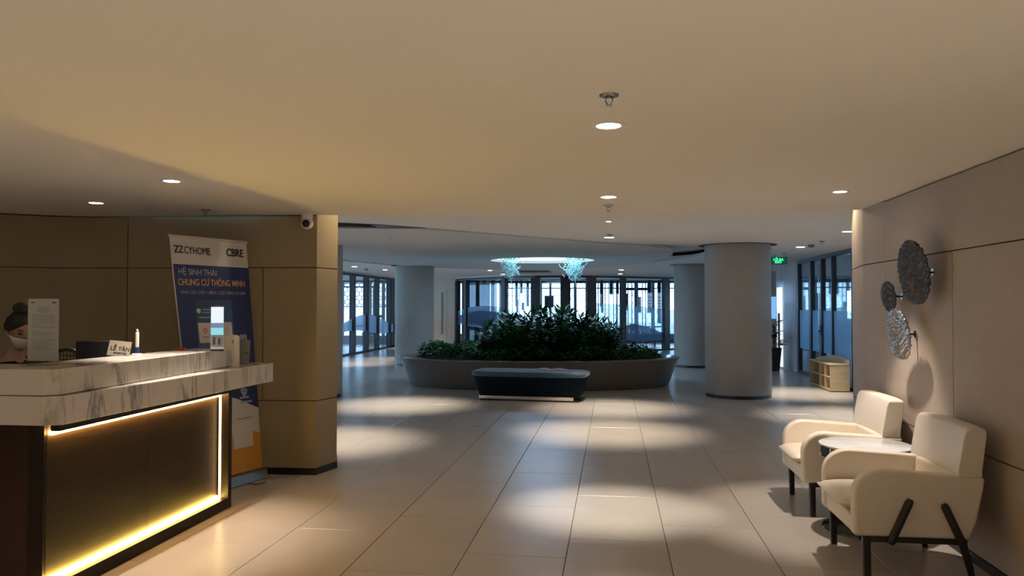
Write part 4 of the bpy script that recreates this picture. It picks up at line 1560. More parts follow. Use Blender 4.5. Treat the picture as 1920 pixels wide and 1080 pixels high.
def art(y, z, r, off, seed, label, m, tilt, ymount):
    rnd_ = random.Random(seed)
    x = 2.06 - off
    t = empty('wall_art_disc', (2.06, ymount, z))
    tag(t, label, 'wall art', 'crumpled metal discs on the taupe wall')
    NR, NA = 34, 132
    ph = [rnd_.uniform(0, 6.28) for _ in range(8)]
    vs, fs = [], []
    for face in (0, 1):
        for i in range(NR + 1):
            rr = i / NR
            for j in range(NA):
                a = 2 * PI * j / NA
                wob = 1 + 0.010 * math.sin(9 * a + ph[0]) + 0.010 * math.sin(37 * a + ph[1])
                sw = a + 0.7 * rr + 0.25 * math.sin(3 * a + ph[2])
                ny, nz = rr * math.cos(a), rr * math.sin(a)
                rip = 0.030 * math.sin(24 * nz + 7 * math.sin(3.1 * ny + ph[0]) + 5 * ny * nz + ph[3]) + 0.020 * math.sin(31 * ny * 0.5 + 38 * nz + 4 * math.sin(6 * ny + ph[1])) + 0.012 * math.sin(41 * a + ph[4]) * rr
                rip *= 1.0 - 0.3 * rr
                dish = 0.10 * rr * rr
                d_ = (rip - dish) * r + (0.0 if face == 0 else -0.008)
                ly, lz = r * rr * wob * math.cos(a), r * rr * wob * math.sin(a) * 1.02
                vs.append((-d_ if False else -(0.05 * r) - d_ * 1.0 - 0.10 * r, ly, lz))
        b_ = face * (NR + 1) * NA
        for i in range(NR):
            for j in range(NA):
                k_ = (j + 1) % NA
                q = (b_ + i * NA + j, b_ + i * NA + k_, b_ + (i + 1) * NA + k_, b_ + (i + 1) * NA + j)
                fs.append(q if face == 0 else q[::-1])
    b0, b1 = NR * NA, (NR + 1) * NA + NR * NA
    for j in range(NA):
        k_ = (j + 1) % NA
        fs.append((b0 + j, b0 + k_, b1 + k_, b1 + j))
    mb = MB().add(vs, fs)
    # turn the dish's front to -x, lean and yaw it a little
    Mt = Matrix.Translation((x, y, z)) @ Matrix.Rotation(tilt[1], 4, 'Z') @ Matrix.Rotation(tilt[0], 4, 'X') @ Matrix.Rotation(tilt[2], 4, 'Y')
    mb.move(Mt)
    mb.build('crumpled_dish', m, t, smooth=True)
    MB().tube([(2.055, ymount, z), (x - 0.02, y, z)], 0.007, 8).build('stem', M_ARTB, t)
    MB().lathe([(0.026, 2.05), (0.026, 2.061)], 16, (0, ymount, z), axis='x').build('wall_plate', M_CHROME, t)


art(5.27, 1.695, 0.205, 0.13, 1, 'largest dark crumpled metal disc, highest on the taupe wall', M_ARTB, (R(8), R(6), R(-8)), 5.30)
art(5.83, 1.545, 0.108, 0.10, 2, 'smallest dark metal disc, left of the largest on the taupe wall', M_ARTB, (R(6), R(7), R(-7)), 5.84)
art(5.58, 1.285, 0.172, 0.12, 3, 'shiny silver crumpled metal disc, lowest on the taupe wall', M_ART, (R(10), R(6), R(-8)), 5.60)

# ================================================================== RECEPTION DESK
dk = empty('reception_desk', (-3.2, 4.6, 0))
tag(dk, 'long reception desk with marble top and warmly lit brown front', 'desk')
SB, SM, ST = 0.875, 1.022, 1.157
XF = -2.79                   # front face plane of the body
YN, YF = 3.63, 5.42
lower = [(-4.4, 3.565), (-2.850, 3.565), (-2.760, 3.605), (-2.69, 5.90), (-3.06, 5.97), (-3.12, 5.50), (-3.24, 4.15), (-4.4, 4.15)]
MB().prism(lower, SB, SM).build('lower_counter', M_MARBLE, dk, bevel=0.004)
upper = [(-4.4, 3.571), (-2.853, 3.571), (-2.785, 3.612), (-2.845, 5.50), (-3.13, 5.50), (-3.20, 3.90), (-4.4, 3.90)]
MB().prism(upper, SM + 0.003, ST).build('upper_counter', M_MARBLE, dk, bevel=0.004)
# body frame around the recessed lit panel
YN0 = 3.62
fr = MB()
fr.box(XF - 0.05, XF, YN0, YF, 0.0, 0.075).box(XF - 0.09, XF - 0.05, YN0, YF, 0.0, 0.045)
fr.build('bottom_frame', M_DESKF, dk)
MB().box(XF - 0.05, XF, YN0, YF, SB - 0.035, SB - 0.002).build('top_frame', M_DESKF, dk)
MB().box(XF - 0.05, XF, YF - 0.05, YF, 0.075, SB - 0.035).build('end_frame', M_DESKF, dk)
MB().prism([(XF - 0.086, YN0), (XF - 0.135, YN0 - 0.042), (XF - 0.1355, YN0 + 0.02), (XF - 0.086, YN0 + 0.02)], 0, SB - 0.002).build('corner_post', M_DESKF, dk)
half = (YN0 + 0.03 + YF - 0.05) / 2
for y0, y1 in ((YN0 + 0.02, half - 0.0015), (half + 0.0015, YF - 0.05)):
    MB().box(XF - 0.115, XF - 0.085, y0, y1, 0.0, SB - 0.002).build('front_panel', M_DESKP, dk)
MB().box(XF - 0.16, XF - 0.115, YN0 + 0.02, YF, 0.0, SB - 0.002).build('carcass', M_DESKF, dk)
MB().box(-4.35, XF - 0.136, YN0 - 0.042, YN0 - 0.012, 0.0, SB - 0.002).build('end_panel', M_DESKE, dk)
MB().box(-3.10, XF - 0.05, YF - 0.03, YF, 0.0, SB - 0.002).build('far_end_panel', M_DESKF, dk)
# led tapes hidden in the reveal
MB().box(XF - 0.082, XF - 0.060, YN0 + 0.005, YF - 0.052, 0.050, 0.092).build('led_strip', M_LED, dk)
MB().box(XF - 0.082, XF - 0.064, YN0 + 0.03, YF - 0.052, SB - 0.060, SB - 0.036).build('led_strip', M_LEDT, dk)
MB().box(XF - 0.070, XF - 0.056, YF - 0.058, YF - 0.051, 0.07, SB - 0.045).build('led_strip', M_LEDS, dk)
# staff side worktop and back panel
MB().box(-4.4, -3.16, 3.92, 4.14, 0.70, 0.73).box(-3.62, -3.18, 4.15, 5.5, 0.70, 0.73).build('staff_worktop', M_DESKF, dk)

# ---- things on the counter
# paper notice in an acrylic stand
ps = empty('notice_stand', (*loc(82, 4.22), ST), R(6))
tag(ps, 'tall white paper notice in a clear acrylic stand on the counter', 'notice')
W_, H_ = 0.170, 0.338
MB().box(-W_ / 2, W_ / 2, -0.0015, 0.0015, 0.022, 0.022 + H_).build('paper', M_PAPER, ps, world=False)
MB().box(-W_ / 2 - 0.004, W_ / 2 + 0.004, -0.0045, -0.0025, 0.0, 0.36).build('acrylic_front', M_ACRYL, ps, world=False)
MB().box(-W_ / 2 - 0.004, W_ / 2 + 0.004, -0.085, -0.0045, 0.0, 0.003).build('acrylic_foot', M_ACRYL, ps, world=False)
m = MB()
rr = random.Random(2)
zz = 0.022 + H_ - 0.075
lines = [(-0.035, 0.035)] * 4
z = 0.022 + H_ - 0.050
for a, b in ((-0.028, 0.028), (-0.034, 0.036), (-0.03, 0.03), (-0.02, 0.024)):
    m.box(a, b, -0.0019, -0.0015, z, z + 0.0032); z -= 0.0085
z -= 0.004
for k in range(22):
    if k in (9, 13): z -= 0.009
    x1_ = 0.066 if k % 3 else rr.uniform(-0.01, 0.06)
    if k < 20: m.box(-0.062, x1_, -0.0019, -0.0015, z, z + 0.0022)
    z -= 0.0088
m.build('printed_lines', M_INKL, ps, world=False)
MB().box(-0.068, -0.048, -0.0019, -0.0015, 0.337, 0.342).box(0.050, 0.068, -0.0019, -0.0015, 0.336, 0.342).build('printed_marks', M_INK, ps, world=False)

# name plate
npx, npy = loc(222, 4.95)
npl = empty('desk_sign', (npx, npy, ST), R(10))
tag(npl, 'small tilted reception sign plate beside the monitor', 'sign')
tm = Matrix.Rotation(R(-14), 4, 'X') @ Matrix.Rotation(R(6), 4, 'Y')
MB().box(-0.070, 0.070, -0.003, 0.003, 0.0, 0.098).move(tm).build('plate', mat('plate_grey', (0.42, 0.37, 0.30), 0.35, metal=0.2), npl, world=False)
MB().hexa([(-0.06, 0.0, 0), (0.06, 0.0, 0), (0.06, 0.06, 0), (-0.06, 0.06, 0)], [(-0.06, 0.012, 0.05), (0.06, 0.012, 0.05), (0.06, 0.018, 0.05), (-0.06, 0.018, 0.05)]).build('easel_back', M_ACRYL, npl, world=False)
text('LỄ TÂN', 0.036, M_INK, npl, tm @ Matrix.Translation((0.006, -0.0036, 0.036)) @ Matrix.Rotation(R(90), 4, 'X'), align='CENTER', extrude=0.0004, bold=0.0006)
text('RECEPTION', 0.0155, M_INK, npl, tm @ Matrix.Translation((0.010, -0.0036, 0.014)) @ Matrix.Rotation(R(90), 4, 'X'), align='CENTER', extrude=0.0004, bold=0.0004)

# monitor behind the counter, back towards us
mx_, my_ = loc(176, 5.05)
mo = empty('monitor', (mx_, my_, 0.695), R(14))
tag(mo, 'dark computer monitor seen from behind, left of the sign plate', 'monitor')
MB().box(-0.105, 0.135, -0.012, 0.012, 0.22, 0.555).build('screen_housing', mat('monitor_back', (0.022, 0.023, 0.030), 0.5), mo, world=False, bevel=0.006)
MB().box(-0.022, 0.022, 0.0, 0.03, 0.01, 0.26).build('stand_neck', M_BLACKP, mo, world=False)
MB().box(-0.10, 0.10, -0.07, 0.09, 0.0, 0.012).build('stand_foot', M_BLACKP, mo, world=False, bevel=0.004)

# hand sanitiser style standing pen: white column, dark blue base, white foot
px_, py_ = loc(258, 5.05)
pn = empty('counter_pen', (px_, py_, ST))
tag(pn, 'white counter pen standing upright in a dark blue holder', 'pen')
MB().lathe([(0.034, 0), (0.034, 0.006), (0.020, 0.012)], 20).build('foot', M_WHITE, pn, world=False, auto=True)
MB().lathe([(0.019, 0.010), (0.015, 0.030), (0.0125, 0.052)], 16).build('holder', mat('holder_blue', (0.012, 0.018, 0.10), 0.3), pn, world=False, auto=True)
MB().lathe([(0.0115, 0.052), (0.0125, 0.09), (0.0115, 0.145), (0.007, 0.150)], 16).build('barrel', M_WHITE, pn, world=False, auto=True)
MB().lathe([(0.006, 0.150), (0.0065, 0.165), (0.003, 0.170)], 12).box(0.004, 0.012, -0.002, 0.002, 0.150, 0.155).build('tip', M_WHITE, pn, world=False, auto=True)
MB().lathe([(0.0085, 0.1455), (0.0085, 0.1515)], 12).build('collar', M_BLACKP, pn, world=False)

# white device with small mark, on the lower counter end, beside the upper counter
wx, wy = loc(432, 5.62)
wd_ = empty('dispenser', (-2.885, 5.565, SM), 0)
tag(wd_, 'white rounded dispenser box at the far end of the counter', 'dispenser')
wd_.rotation_euler = (0, 0, R(8))
bevelbox_levels(MB(), [(0.062, 0.05, 0, 0.0), (0.064, 0.052, 0, 0.01), (0.062, 0.05, 0, 0.215), (0.052, 0.042, 0, 0.232), (0.03, 0.02, 0, 0.236)], 5.0, 32).build('body', mat('warm_white_plastic', (0.80, 0.72, 0.62), 0.35), wd_, world=False, auto=True)
MB().box(-0.070, -0.060, -0.045, 0.03, 0.02, 0.225).build('side_tray', mat('warm_white_plastic', (0.8, 0.72, 0.62), 0.35), wd_, world=False, bevel=0.003)
MB().bar((0.030, -0.0535, 0.195), (0.044, -0.0535, 0.195), 0.002, 0.004).bar((0.044, -0.0535, 0.195), (0.036, -0.0535, 0.172), 0.002, 0.004, up=(1, 0, 0)).build('mark', M_INK, wd_, world=False)
# leaflets behind it
lf = empty('leaflet_holder', (-2.845, 5.70, SM), R(8))
tag(lf, 'clear leaflet holder standing behind the white dispenser', 'leaflet holder')
MB().box(-0.045, 0.045, -0.004, 0.004, 0.004, 0.19).move(Matrix.Rotation(R(-8), 4, 'X')).build('leaflet', mat('leaflet_print', (0.34, 0.31, 0.30), 0.6), lf, world=False)
MB().box(-0.048, 0.048, -0.008, -0.006, 0.0, 0.19).move(Matrix.Rotation(R(-8), 4, 'X')).build('front_sheet', M_ACRYL, lf, world=False)
MB().box(0.01, 0.04, -0.0055, -0.0045, 0.085, 0.092).move(Matrix.Rotation(R(-8), 4, 'X')).build('printed_band', M_INK, lf, world=False)

# glowing smartphone-shaped display card on stand
gx, gy = loc(408, 5.50)
ds = empty('display_card', (gx, gy, ST), R(12))
tag(ds, 'bright glossy display card standing on the counter before the banner', 'display')
W2, H2 = 0.090, 0.315
MB().box(-W2 / 2, W2 / 2, -0.003, 0.003, 0.012, H2).build('board', M_WHITE, ds, world=False)
MB().box(-W2 / 2 + 0.002, W2 / 2 - 0.002, -0.0036, -0.003, 0.20, H2 - 0.002).build('bright_top', M_SCREEN, ds, world=False)
MB().box(-W2 / 2 + 0.002, W2 / 2 - 0.002, -0.0036, -0.003, 0.165, 0.20).build('grey_band', M_SCREEN3, ds, world=False)
MB().box(-W2 / 2 + 0.002, W2 / 2 - 0.002, -0.0036, -0.003, 0.115, 0.165).build('aqua_band', M_SCREEN2, ds, world=False)
MB().box(-W2 / 2 + 0.002, W2 / 2 - 0.002, -0.0036, -0.003, 0.03, 0.115).build('photo_area', mat('display_photo', (0.30, 0.32, 0.38), 0.5), ds, world=False)
MB().box(-0.030, -0.012, -0.0042, -0.0036, 0.045, 0.10).box(0.006, 0.022, -0.0042, -0.0036, 0.045, 0.09).build('photo_shape', mat('display_dark', (0.06, 0.07, 0.10), 0.5), ds, world=False)
MB().box(-W2 / 2, W2 / 2, -0.006, 0.006, 0.0, 0.014).build('base_clip', M_INK, ds, world=False)
MB().box(-0.02, 0.02, -0.004, 0.004, H2, H2 + 0.012).tube([(0.0, 0, H2 + 0.01), (0.008, 0, H2 + 0.028), (0.004, 0, H2 + 0.045)], 0.002, 6).build('top_clip', M_GREYSTEEL, ds, world=False)

# small red stamp pad on counter
rx, ry = loc(352, 5.72)
rs = empty('stamp_box', (rx + 0.02, ry - 0.12, ST), R(10))
tag(rs, 'small red box on the counter in front of the banner', 'box')
MB().box(-0.03, 0.03, -0.02, 0.02, 0.0, 0.014).build('box_body', M_RED, rs, world=False, bevel=0.003)
MB().box(-0.031, 0.031, -0.021, 0.021, 0.014, 0.019).build('lid', mat('red_lid', (0.45, 0.10, 0.08), 0.4), rs, world=False, bevel=0.002)

# ================================================================== OFFICE CHAIRS behind the desk


def office_chair():
    t = empty('office_chair', (0, 0, 0))
    N_ = 12
    ring = []
    mesh_ = MB()
    vs, fs = [], []
    for i in range(N_ + 1):
        a = PI * i / N_
        ring.append((0.20 * math.cos(a), 0.0, 0.60 + (0.30 * math.sin(a) ** 0.7 if math.sin(a) > 1e-6 else 0)))
    MB().tube([(0.19, 0, 0.50)] + ring + [(-0.19, 0, 0.50)], 0.011, 8).build('back_frame', M_BLACKP, t, world=False, smooth=True)
    bars = MB()
    for k in range(-7, 8):
        x = k * 0.024
        top_ = 0.60 + 0.30 * max(0.0, 1 - (x / 0.20) ** 2) ** 0.4
        bars.bar((x, 0, 0.52), (x, 0, top_ - 0.005), 0.004, 0.004, up=(1, 0, 0))
    for k in range(15):
        z = 0.53 + 0.024 * k
        w = 0.19 * (max(0.0, 1 - max(0, (z - 0.6) / 0.31) ** 2.5) ** 0.5)
        bars.bar((-w, 0, z), (w, 0, z), 0.004, 0.004)
    o_ = bars.build('mesh_back', M_NAVY, t, world=False); o_['kind'] = 'stuff'
    MB().box(-0.22, 0.22, -0.44, -0.02, 0.42, 0.48).build('seat', M_BLACKP, t, world=False, bevel=0.025, seg=3)
    MB().lathe([(0.025, 0.08), (0.025, 0.42)], 12, (0, -0.22, 0)).build('gas_column', M_BLACKP, t, world=False)
    for k in range(5):
        a = 2 * PI * k / 5
        MB().bar((0, -0.22, 0.08), (0.26 * math.cos(a), -0.22 + 0.26 * math.sin(a), 0.055), 0.03, 0.025).build('foot_spoke', M_BLACKP, t, world=False)
        MB().lathe([(0.025, -0.012), (0.025, 0.012)], 12, (0.26 * math.cos(a), -0.22 + 0.26 * math.sin(a), 0.026), axis='y').build('caster', M_BLACKP, t, world=False)
    MB().bar((0, 0.0, 0.52), (0, -0.15, 0.43), 0.05, 0.012).build('back_bracket', M_BLACKP, t, world=False)
    return t


oc = office_chair()
oc.location = (*loc(127, 5.65), 0)
oc.scale = (1, 1, 1.29)
oc.rotation_euler = (0, 0, R(8))
tag(oc, 'black mesh-back office chair behind the counter, right of the paper notice', 'chair', 'office chairs')
oc2 = copy_tree(oc)
oc2.location = (-3.86, 4.72, 0)
oc2.scale = (1, 1, 1.2)
oc2.rotation_euler = (0, 0, R(-15))
oc2['label'] = 'black office chair under the seated receptionist'

# ================================================================== ROLL-UP BANNER
BL, BRt = Vector((-3.20, 5.63, 0.0)), Vector((-2.985, 6.36, 0.0))
TLp, TRp = Vector((-3.375, 5.545, 2.02)), Vector((-3.11, 6.27, 2.02))
bnr = empty('roll_up_banner', tuple((BL + BRt) / 2))
tag(bnr, 'tall blue and white roll-up banner leaning behind the desk', 'banner')
bx = (TRp - TLp).normalized()
# banner surface coordinates: s across 0..1, h up 0..1
nrm_b = Vector((bx.y, -bx.x, 0)).normalized()


def bpt(s, h, o=0.0):
    left = BL.lerp(TLp, h) + bx * (0.050 * (1 - abs(2 * h - 0.7)) if 0 < h < 0.85 else 0) * 0.5
    p = left.lerp(BRt.lerp(TRp, h), s)
    return p + nrm_b * (o + 0.010 * math.sin(PI * h) * (s - 0.5))


def bpatch(s0, s1, h0, h1, o, m, name, parent=None, ns=6, nh=8, wave0=None, wave1=None, th=0.0006):
    vs, fs = [], []
    for i in range(ns + 1):
        s = s0 + (s1 - s0) * i / ns
        a = h0 + (wave0(s) if wave0 else 0)
        b = h1 + (wave1(s) if wave1 else 0)
        for j in range(nh + 1):
            h = a + (b - a) * j / nh
            vs.append(tuple(bpt(s, h, o)))
    n_ = len(vs)
    for i in range(ns + 1):
        s = s0 + (s1 - s0) * i / ns
        a = h0 + (wave0(s) if wave0 else 0)
        b = h1 + (wave1(s) if wave1 else 0)
        for j in range(nh + 1):
            h = a + (b - a) * j / nh
            vs.append(tuple(bpt(s, h, o - th)))
    for i in range(ns):
        for j in range(nh):
            q = i * (nh + 1) + j
            fs.append((q, q + nh + 1, q + nh + 2, q + 1))
            fs.append((n_ + q, n_ + q + 1, n_ + q + nh + 2, n_ + q + nh + 1))
    for i in range(ns):
        q = i * (nh + 1)
        fs.append((q, n_ + q, n_ + q + nh + 1, q + nh + 1))
        q += nh
        fs.append((q, q + nh + 1, n_ + q + nh + 1, n_ + q))
    for j in range(nh):
        fs.append((j, j + 1, n_ + j + 1, n_ + j))
        q = ns * (nh + 1) + j
        fs.append((q, n_ + q, n_ + q + 1, q + 1))
    return MB().add(vs, fs).build(name, m, parent or bnr)


H0 = 0.045
sheet = bpatch(0, 1, H0, 1.0, 0.0, M_BWHITE, 'banner_sheet', nh=20, th=0.003)
bluep = bpatch(0.012, 1, 0.34, 0.892, 0.0012, M_BLUE, 'blue_field', parent=bnr, nh=16, ns=14, wave0=lambda s: 0.035 * math.sin((s - 0.1) * 4.2) - 0.02 * s)
bpatch(0.0, 1, H0, 0.17, 0.0012, M_ORANGE, 'orange_field', ns=14, wave1=lambda s: 0.030 * math.sin(s * 5 - 2.2) + 0.012)
# top bar and base cassette
MB().tube([tuple(bpt(-0.012, 1.0)), tuple(bpt(1.012, 1.0))], 0.011, 10).build('top_bar', M_BWHITE, bnr, smooth=True)
a_, b_ = bpt(-0.02, 0), bpt(1.02, 0)
dn = (b_ - a_).normalized(); nb = Vector((dn.y, -dn.x, 0))
MB().hexa([a_ - nb * 0.05, b_ - nb * 0.05, b_ + nb * 0.06, a_ + nb * 0.06],
          [a_ - nb * 0.03 + Vector((0, 0, 0.085)), b_ - nb * 0.03 + Vector((0, 0, 0.085)), b_ + nb * 0.03 + Vector((0, 0, 0.085)), a_ + nb * 0.03 + Vector((0, 0, 0.085))]).build('base_cassette', M_GREYSTEEL, bnr, bevel=0.01)


def btext(body, size, s, h, m, bold=0.0, sx=1.0):
    p = bpt(s, h, 0.0035)
    ex_ = (bpt(min(1, s + 0.2), h) - bpt(s, h)).normalized()
    ez_ = (bpt(s, h + 0.1) - bpt(s, h)).normalized()
    en = ex_.cross(ez_).normalized()
    Mw = Matrix.Identity(4)
    for r_ in range(3):
        Mw[r_][0] = ex_[r_] * sx
        Mw[r_][1] = ez_[r_]
        Mw[r_][2] = en[r_]
        Mw[r_][3] = p[r_]
    return text(body, size, m, bnr, wmat(bnr).inverted() @ Mw, bold=bold)


btext('CYHOME', 0.082, 0.155, 0.935, M_INK, 0.0, 0.76)
btext('CBRE', 0.090, 0.70, 0.937, M_INK, 0.002, 0.86)
# angular double-z mark left of the first word
for k in range(2):
    s0 = 0.035 + 0.055 * k
    pts_ = [(s0, 0.962), (s0 + 0.05, 0.962), (s0 + 0.012, 0.938), (s0 + 0.055, 0.938)]
    m = MB()
    for i in range(3):
        p, q = bpt(*pts_[i], 0.004), bpt(*pts_[i + 1], 0.004)
        m.tube([p, q], 0.0045, 6)
    m.build('logo_mark', M_INK, bnr)
btext('HỆ SINH THÁI', 0.066, 0.06, 0.853, M_GREYTX, 0.0004, 0.90)
btext('CHUNG CƯ THÔNG MINH', 0.073, 0.045, 0.812, M_PEACH, 0.0005, 0.765)
btext('NÂNG CAO CHẤT LƯỢNG CUỘC SỐNG CƯ DÂN', 0.036, 0.055, 0.778, M_GREYTX, 0.0, 0.82)
# phone picture printed on the banner
ph = bpatch(0.215, 0.715, 0.38, 0.755, 0.0030, M_BLACKP, 'phone_picture', ns=4)
bpatch(0.24, 0.69, 0.585, 0.665, 0.0042, M_BWHITE, 'menu_row', ns=3, nh=2)
bpatch(0.25, 0.68, 0.548, 0.583, 0.0042, M_VIOLET, 'menu_row', ns=3, nh=2)
bpatch(0.24, 0.69, 0.40, 0.546, 0.0042, M_BWHITE, 'menu_row', ns=3, nh=3)


def bdisc(s, h, r, m, name, inner=None):
    c = bpt(s, h, 0.0055)
    ex_ = bx; ez_ = (TLp - BL).normalized()
    vs, fs = [], []
    n_ = 16
    ri = inner or 0.0001
    for i in range(n_):
        a = 2 * PI * i / n_
        for q in (r, ri):
            vs.append(tuple(c + ex_ * q * math.cos(a) + ez_ * q * math.sin(a)))
    for i in range(n_):
        j = (i + 1) % n_
        fs.append((2 * i, 2 * j, 2 * j + 1, 2 * i + 1))
    vs2 = [tuple(Vector(v) - nrm_b * 0.0006) for v in vs]
    k_ = len(vs)
    fs += [tuple(x + k_ for x in f[::-1]) for f in fs]
    return MB().add(vs + vs2, fs).build(name, m, bnr)


bdisc(0.325, 0.634, 0.022, M_RED, 'app_icon', 0.014)
bdisc(0.475, 0.634, 0.024, mat('icon_maroon', (0.16, 0.02, 0.03), 0.6), 'app_icon', 0.012)
bdisc(0.62, 0.634, 0.022, mat('icon_rose', (0.6, 0.22, 0.15), 0.6), 'app_icon', 0.018)
for s_, h_ in ((0.325, 0.520), (0.475, 0.520), (0.325, 0.452), (0.475, 0.452)):
    bdisc(s_, h_, 0.013, M_INKL, 'app_icon', 0.006)
for s_, h_, w_ in ((0.29, 0.606, 0.08), (0.44, 0.606, 0.07), (0.28, 0.494, 0.10), (0.44, 0.494, 0.08), (0.29, 0.428, 0.09), (0.43, 0.428, 0.11)):
    bpatch(s_, s_ + w_, h_, h_ + 0.005, 0.0052, M_INKL, 'caption_line', ns=1, nh=1)
bdisc(0.265, 0.712, 0.020, M_BWHITE, 'app_icon')
for s_, h_, w_ in ((0.31, 0.715, 0.12), (0.31, 0.704, 0.10), (0.26, 0.684, 0.20)):
    bpatch(s_, s_ + w_, h_, h_ + 0.004, 0.0045, M_GREYTX, 'caption_line', ns=1, nh=1)


def shield(s, h, w, hh):
    m_ = MB()
    ol = [(-.5, .40), (-.2, .5), (0.0, .46), (.2, .5), (.5, .40), (.46, 0), (.25, -.3), (0, -.5), (-.25, -.3), (-.46, 0)]
    ez_ = (TLp - BL).normalized()
    c = bpt(s, h, 0.0050)
    a = [tuple(c + bx * x * w + ez_ * z * hh) for x, z in ol]
    b = [tuple(Vector(p) - nrm_b * 0.001) for p in a]
    n_ = len(ol)
    m_.add(a + b, [tuple(range(n_)), tuple(range(2 * n_ - 1, n_ - 1, -1))] + [(i, n_ + i, n_ + (i + 1) % n_, (i + 1) % n_) for i in range(n_)])
    o_ = m_.build('shield_badge', M_GREYTX, bnr)
    q = bpt(s, h + 0.01, 0.0062)
    MB().tube([tuple(q - bx * w * 0.25), tuple(q - bx * w * 0.05 - ez_ * 0.02), tuple(q + bx * w * 0.28 + ez_ * 0.01)], 0.0028, 5).build('badge_tick', M_BLUE, o_)


shield(0.84, 0.585, 0.085, 0.115)
shield(0.075, 0.515, 0.095, 0.115)
shield(0.79, 0.372, 0.07, 0.075)
for h_, w_ in ((0.347, 0.14), (0.328, 0.18)):
    bpatch(0.72, 0.72 + w_, h_, h_ + 0.008, 0.0035, M_GREYTX, 'caption_line', ns=1, nh=1)
bpatch(0.66, 0.90, 0.262, 0.268, 0.0035, M_INKL, 'caption_line', ns=1, nh=1)
bpatch(0.58, 0.88, 0.145, 0.248, 0.0030, mat('print_cream', (0.66, 0.62, 0.55), 0.6), 'white_square', ns=2, nh=2)
MB().tube([(-3.02, 6.12, 0.006), (-2.93, 6.10, 0.004), (-2.88, 6.17, 0.004), (-2.92, 6.26, 0.004)], 0.004, 6).build('cord', M_BLACKP, bnr, smooth=True)

# security camera under the ceiling
sc = empty('security_camera', (-2.62, 6.40, ZF))
tag(sc, 'white ball security camera under the ceiling on the beige wall', 'camera')
MB().lathe([(0.045, ZF - 0.0), (0.05, ZF - 0.012), (0.048, ZF - 0.05), (0.035, ZF - 0.065)], 28, (-2.62, 6.40, 0)).build('mount', M_WHITE, sc, auto=True)
MB().ell((-2.62, 6.40, ZF - 0.088), (0.053, 0.053, 0.053)).build('ball', M_WHITE, sc, smooth=True)
fd = (Vector((-0.25, 0.0, 1.35)) - Vector((-2.62, 6.40, ZF - 0.088))).normalized()
fd = (fd + Vector((-0.20, 0, 0))).normalized()
qt = fd.to_track_quat('Z', 'Y').to_matrix().to_4x4()
MB().lathe([(0.034, 0.036), (0.033, 0.044), (0.024, 0.052), (0.004, 0.055)], 24).move(Matrix.Translation((-2.62, 6.40, ZF - 0.088)) @ qt).build('lens', M_BLACKP, sc, auto=True)

# ================================================================== BOOKSHELF and play room furniture
bk = empty('toy_shelf', (3.86, 14.5, 0))
tag(bk, 'low pale wooden shelf unit with cubbies before the right glass wall', 'shelf')
SX0, SX1, SY0, SY1, SH = 3.70, 4.02, 13.88, 15.25, 0.475
MB().box(SX0, SX1, SY0, SY0 + 0.02, 0.015, SH - 0.02).build('end_panel', M_SHELFW, bk)
MB().box(SX0, SX1, SY1 - 0.02, SY1, 0.015, SH - 0.02).build('end_panel', M_SHELFW, bk)
MB().box(SX0 - 0.008, SX1, SY0 - 0.005, SY1 + 0.005, SH - 0.02, SH).build('top', M_SHELFW, bk, bevel=0.004)
MB().box(SX0, SX1, SY0 + 0.02, SY1 - 0.02, 0.015, 0.035).build('bottom', M_SHELFW, bk)
MB().box(SX0 + 0.005, SX1 - 0.02, SY0 + 0.02, SY1 - 0.02, 0.235, 0.252).build('shelf', M_SHELFW, bk)
MB().box(SX1 - 0.02, SX1, SY0 + 0.02, SY1 - 0.02, 0.035, SH - 0.02).build('back_panel', M_SHELFW, bk)
for y in (SY0 + 0.36, SY0 + 0.70):
    MB().box(SX0 + 0.002, SX1 - 0.02, y, y + 0.018, 0.035, SH - 0.02).build('divider', M_SHELFW, bk)
MB().box(SX0 + 0.03, SX1, SY0 + 0.01, SY1 - 0.01, 0.0, 0.015).build('plinth', M_BASEB, bk)
# curved raised lip at the back of the top
K = 20
vs, fs = [], []
for k in range(K + 1):
    t_ = k / K
    y = SY0 + 0.02 + (SY1 - SY0 - 0.04) * t_
    x = SX1 + 0.02 - 0.22 * abs(2 * t_ - 1) ** 3 * (1 if t_ > 0.5 else 0.15)
    h = SH + 0.02 + 0.09 * math.sin(PI * t_) ** 0.6
    vs += [(x - 0.018, y, SH), (x, y, SH), (x, y, h), (x - 0.018, y, h)]
for k in range(K):
    for q in range(4):
        r = (q + 1) % 4
        fs.append((4 * k + q, 4 * k + r, 4 * k + 4 + r, 4 * k + 4 + q))
fs += [(0, 3, 2, 1), (4 * K, 4 * K + 1, 4 * K + 2, 4 * K + 3)]
MB().add(vs, fs).build('curved_lip', M_SHELFW, bk)
i_ = 0
for y, w, h, z in ((14.00, 0.05, 0.15, 0.252), (14.12, 0.04, 0.16, 0.252), (14.30, 0.05, 0.13, 0.252), (14.42, 0.04, 0.15, 0.252), (13.96, 0.06, 0.15, 0.035), (14.10, 0.05, 0.14, 0.035), (14.34, 0.05, 0.15, 0.035), (14.46, 0.05, 0.12, 0.035)):
    o = MB().box(SX0 + 0.06, SX1 - 0.05, y, y + w, z, z + h).build('book', M_SHELFB, bevel=0.003)
    tag(o, 'brown book on the %s of the pale shelf unit, %s from its near end' % ('upper shelf' if z > 0.2 else 'bottom', ['first', 'second', 'third', 'last'][i_ % 4]), 'book', 'books in the pale shelf unit')
    i_ += 1


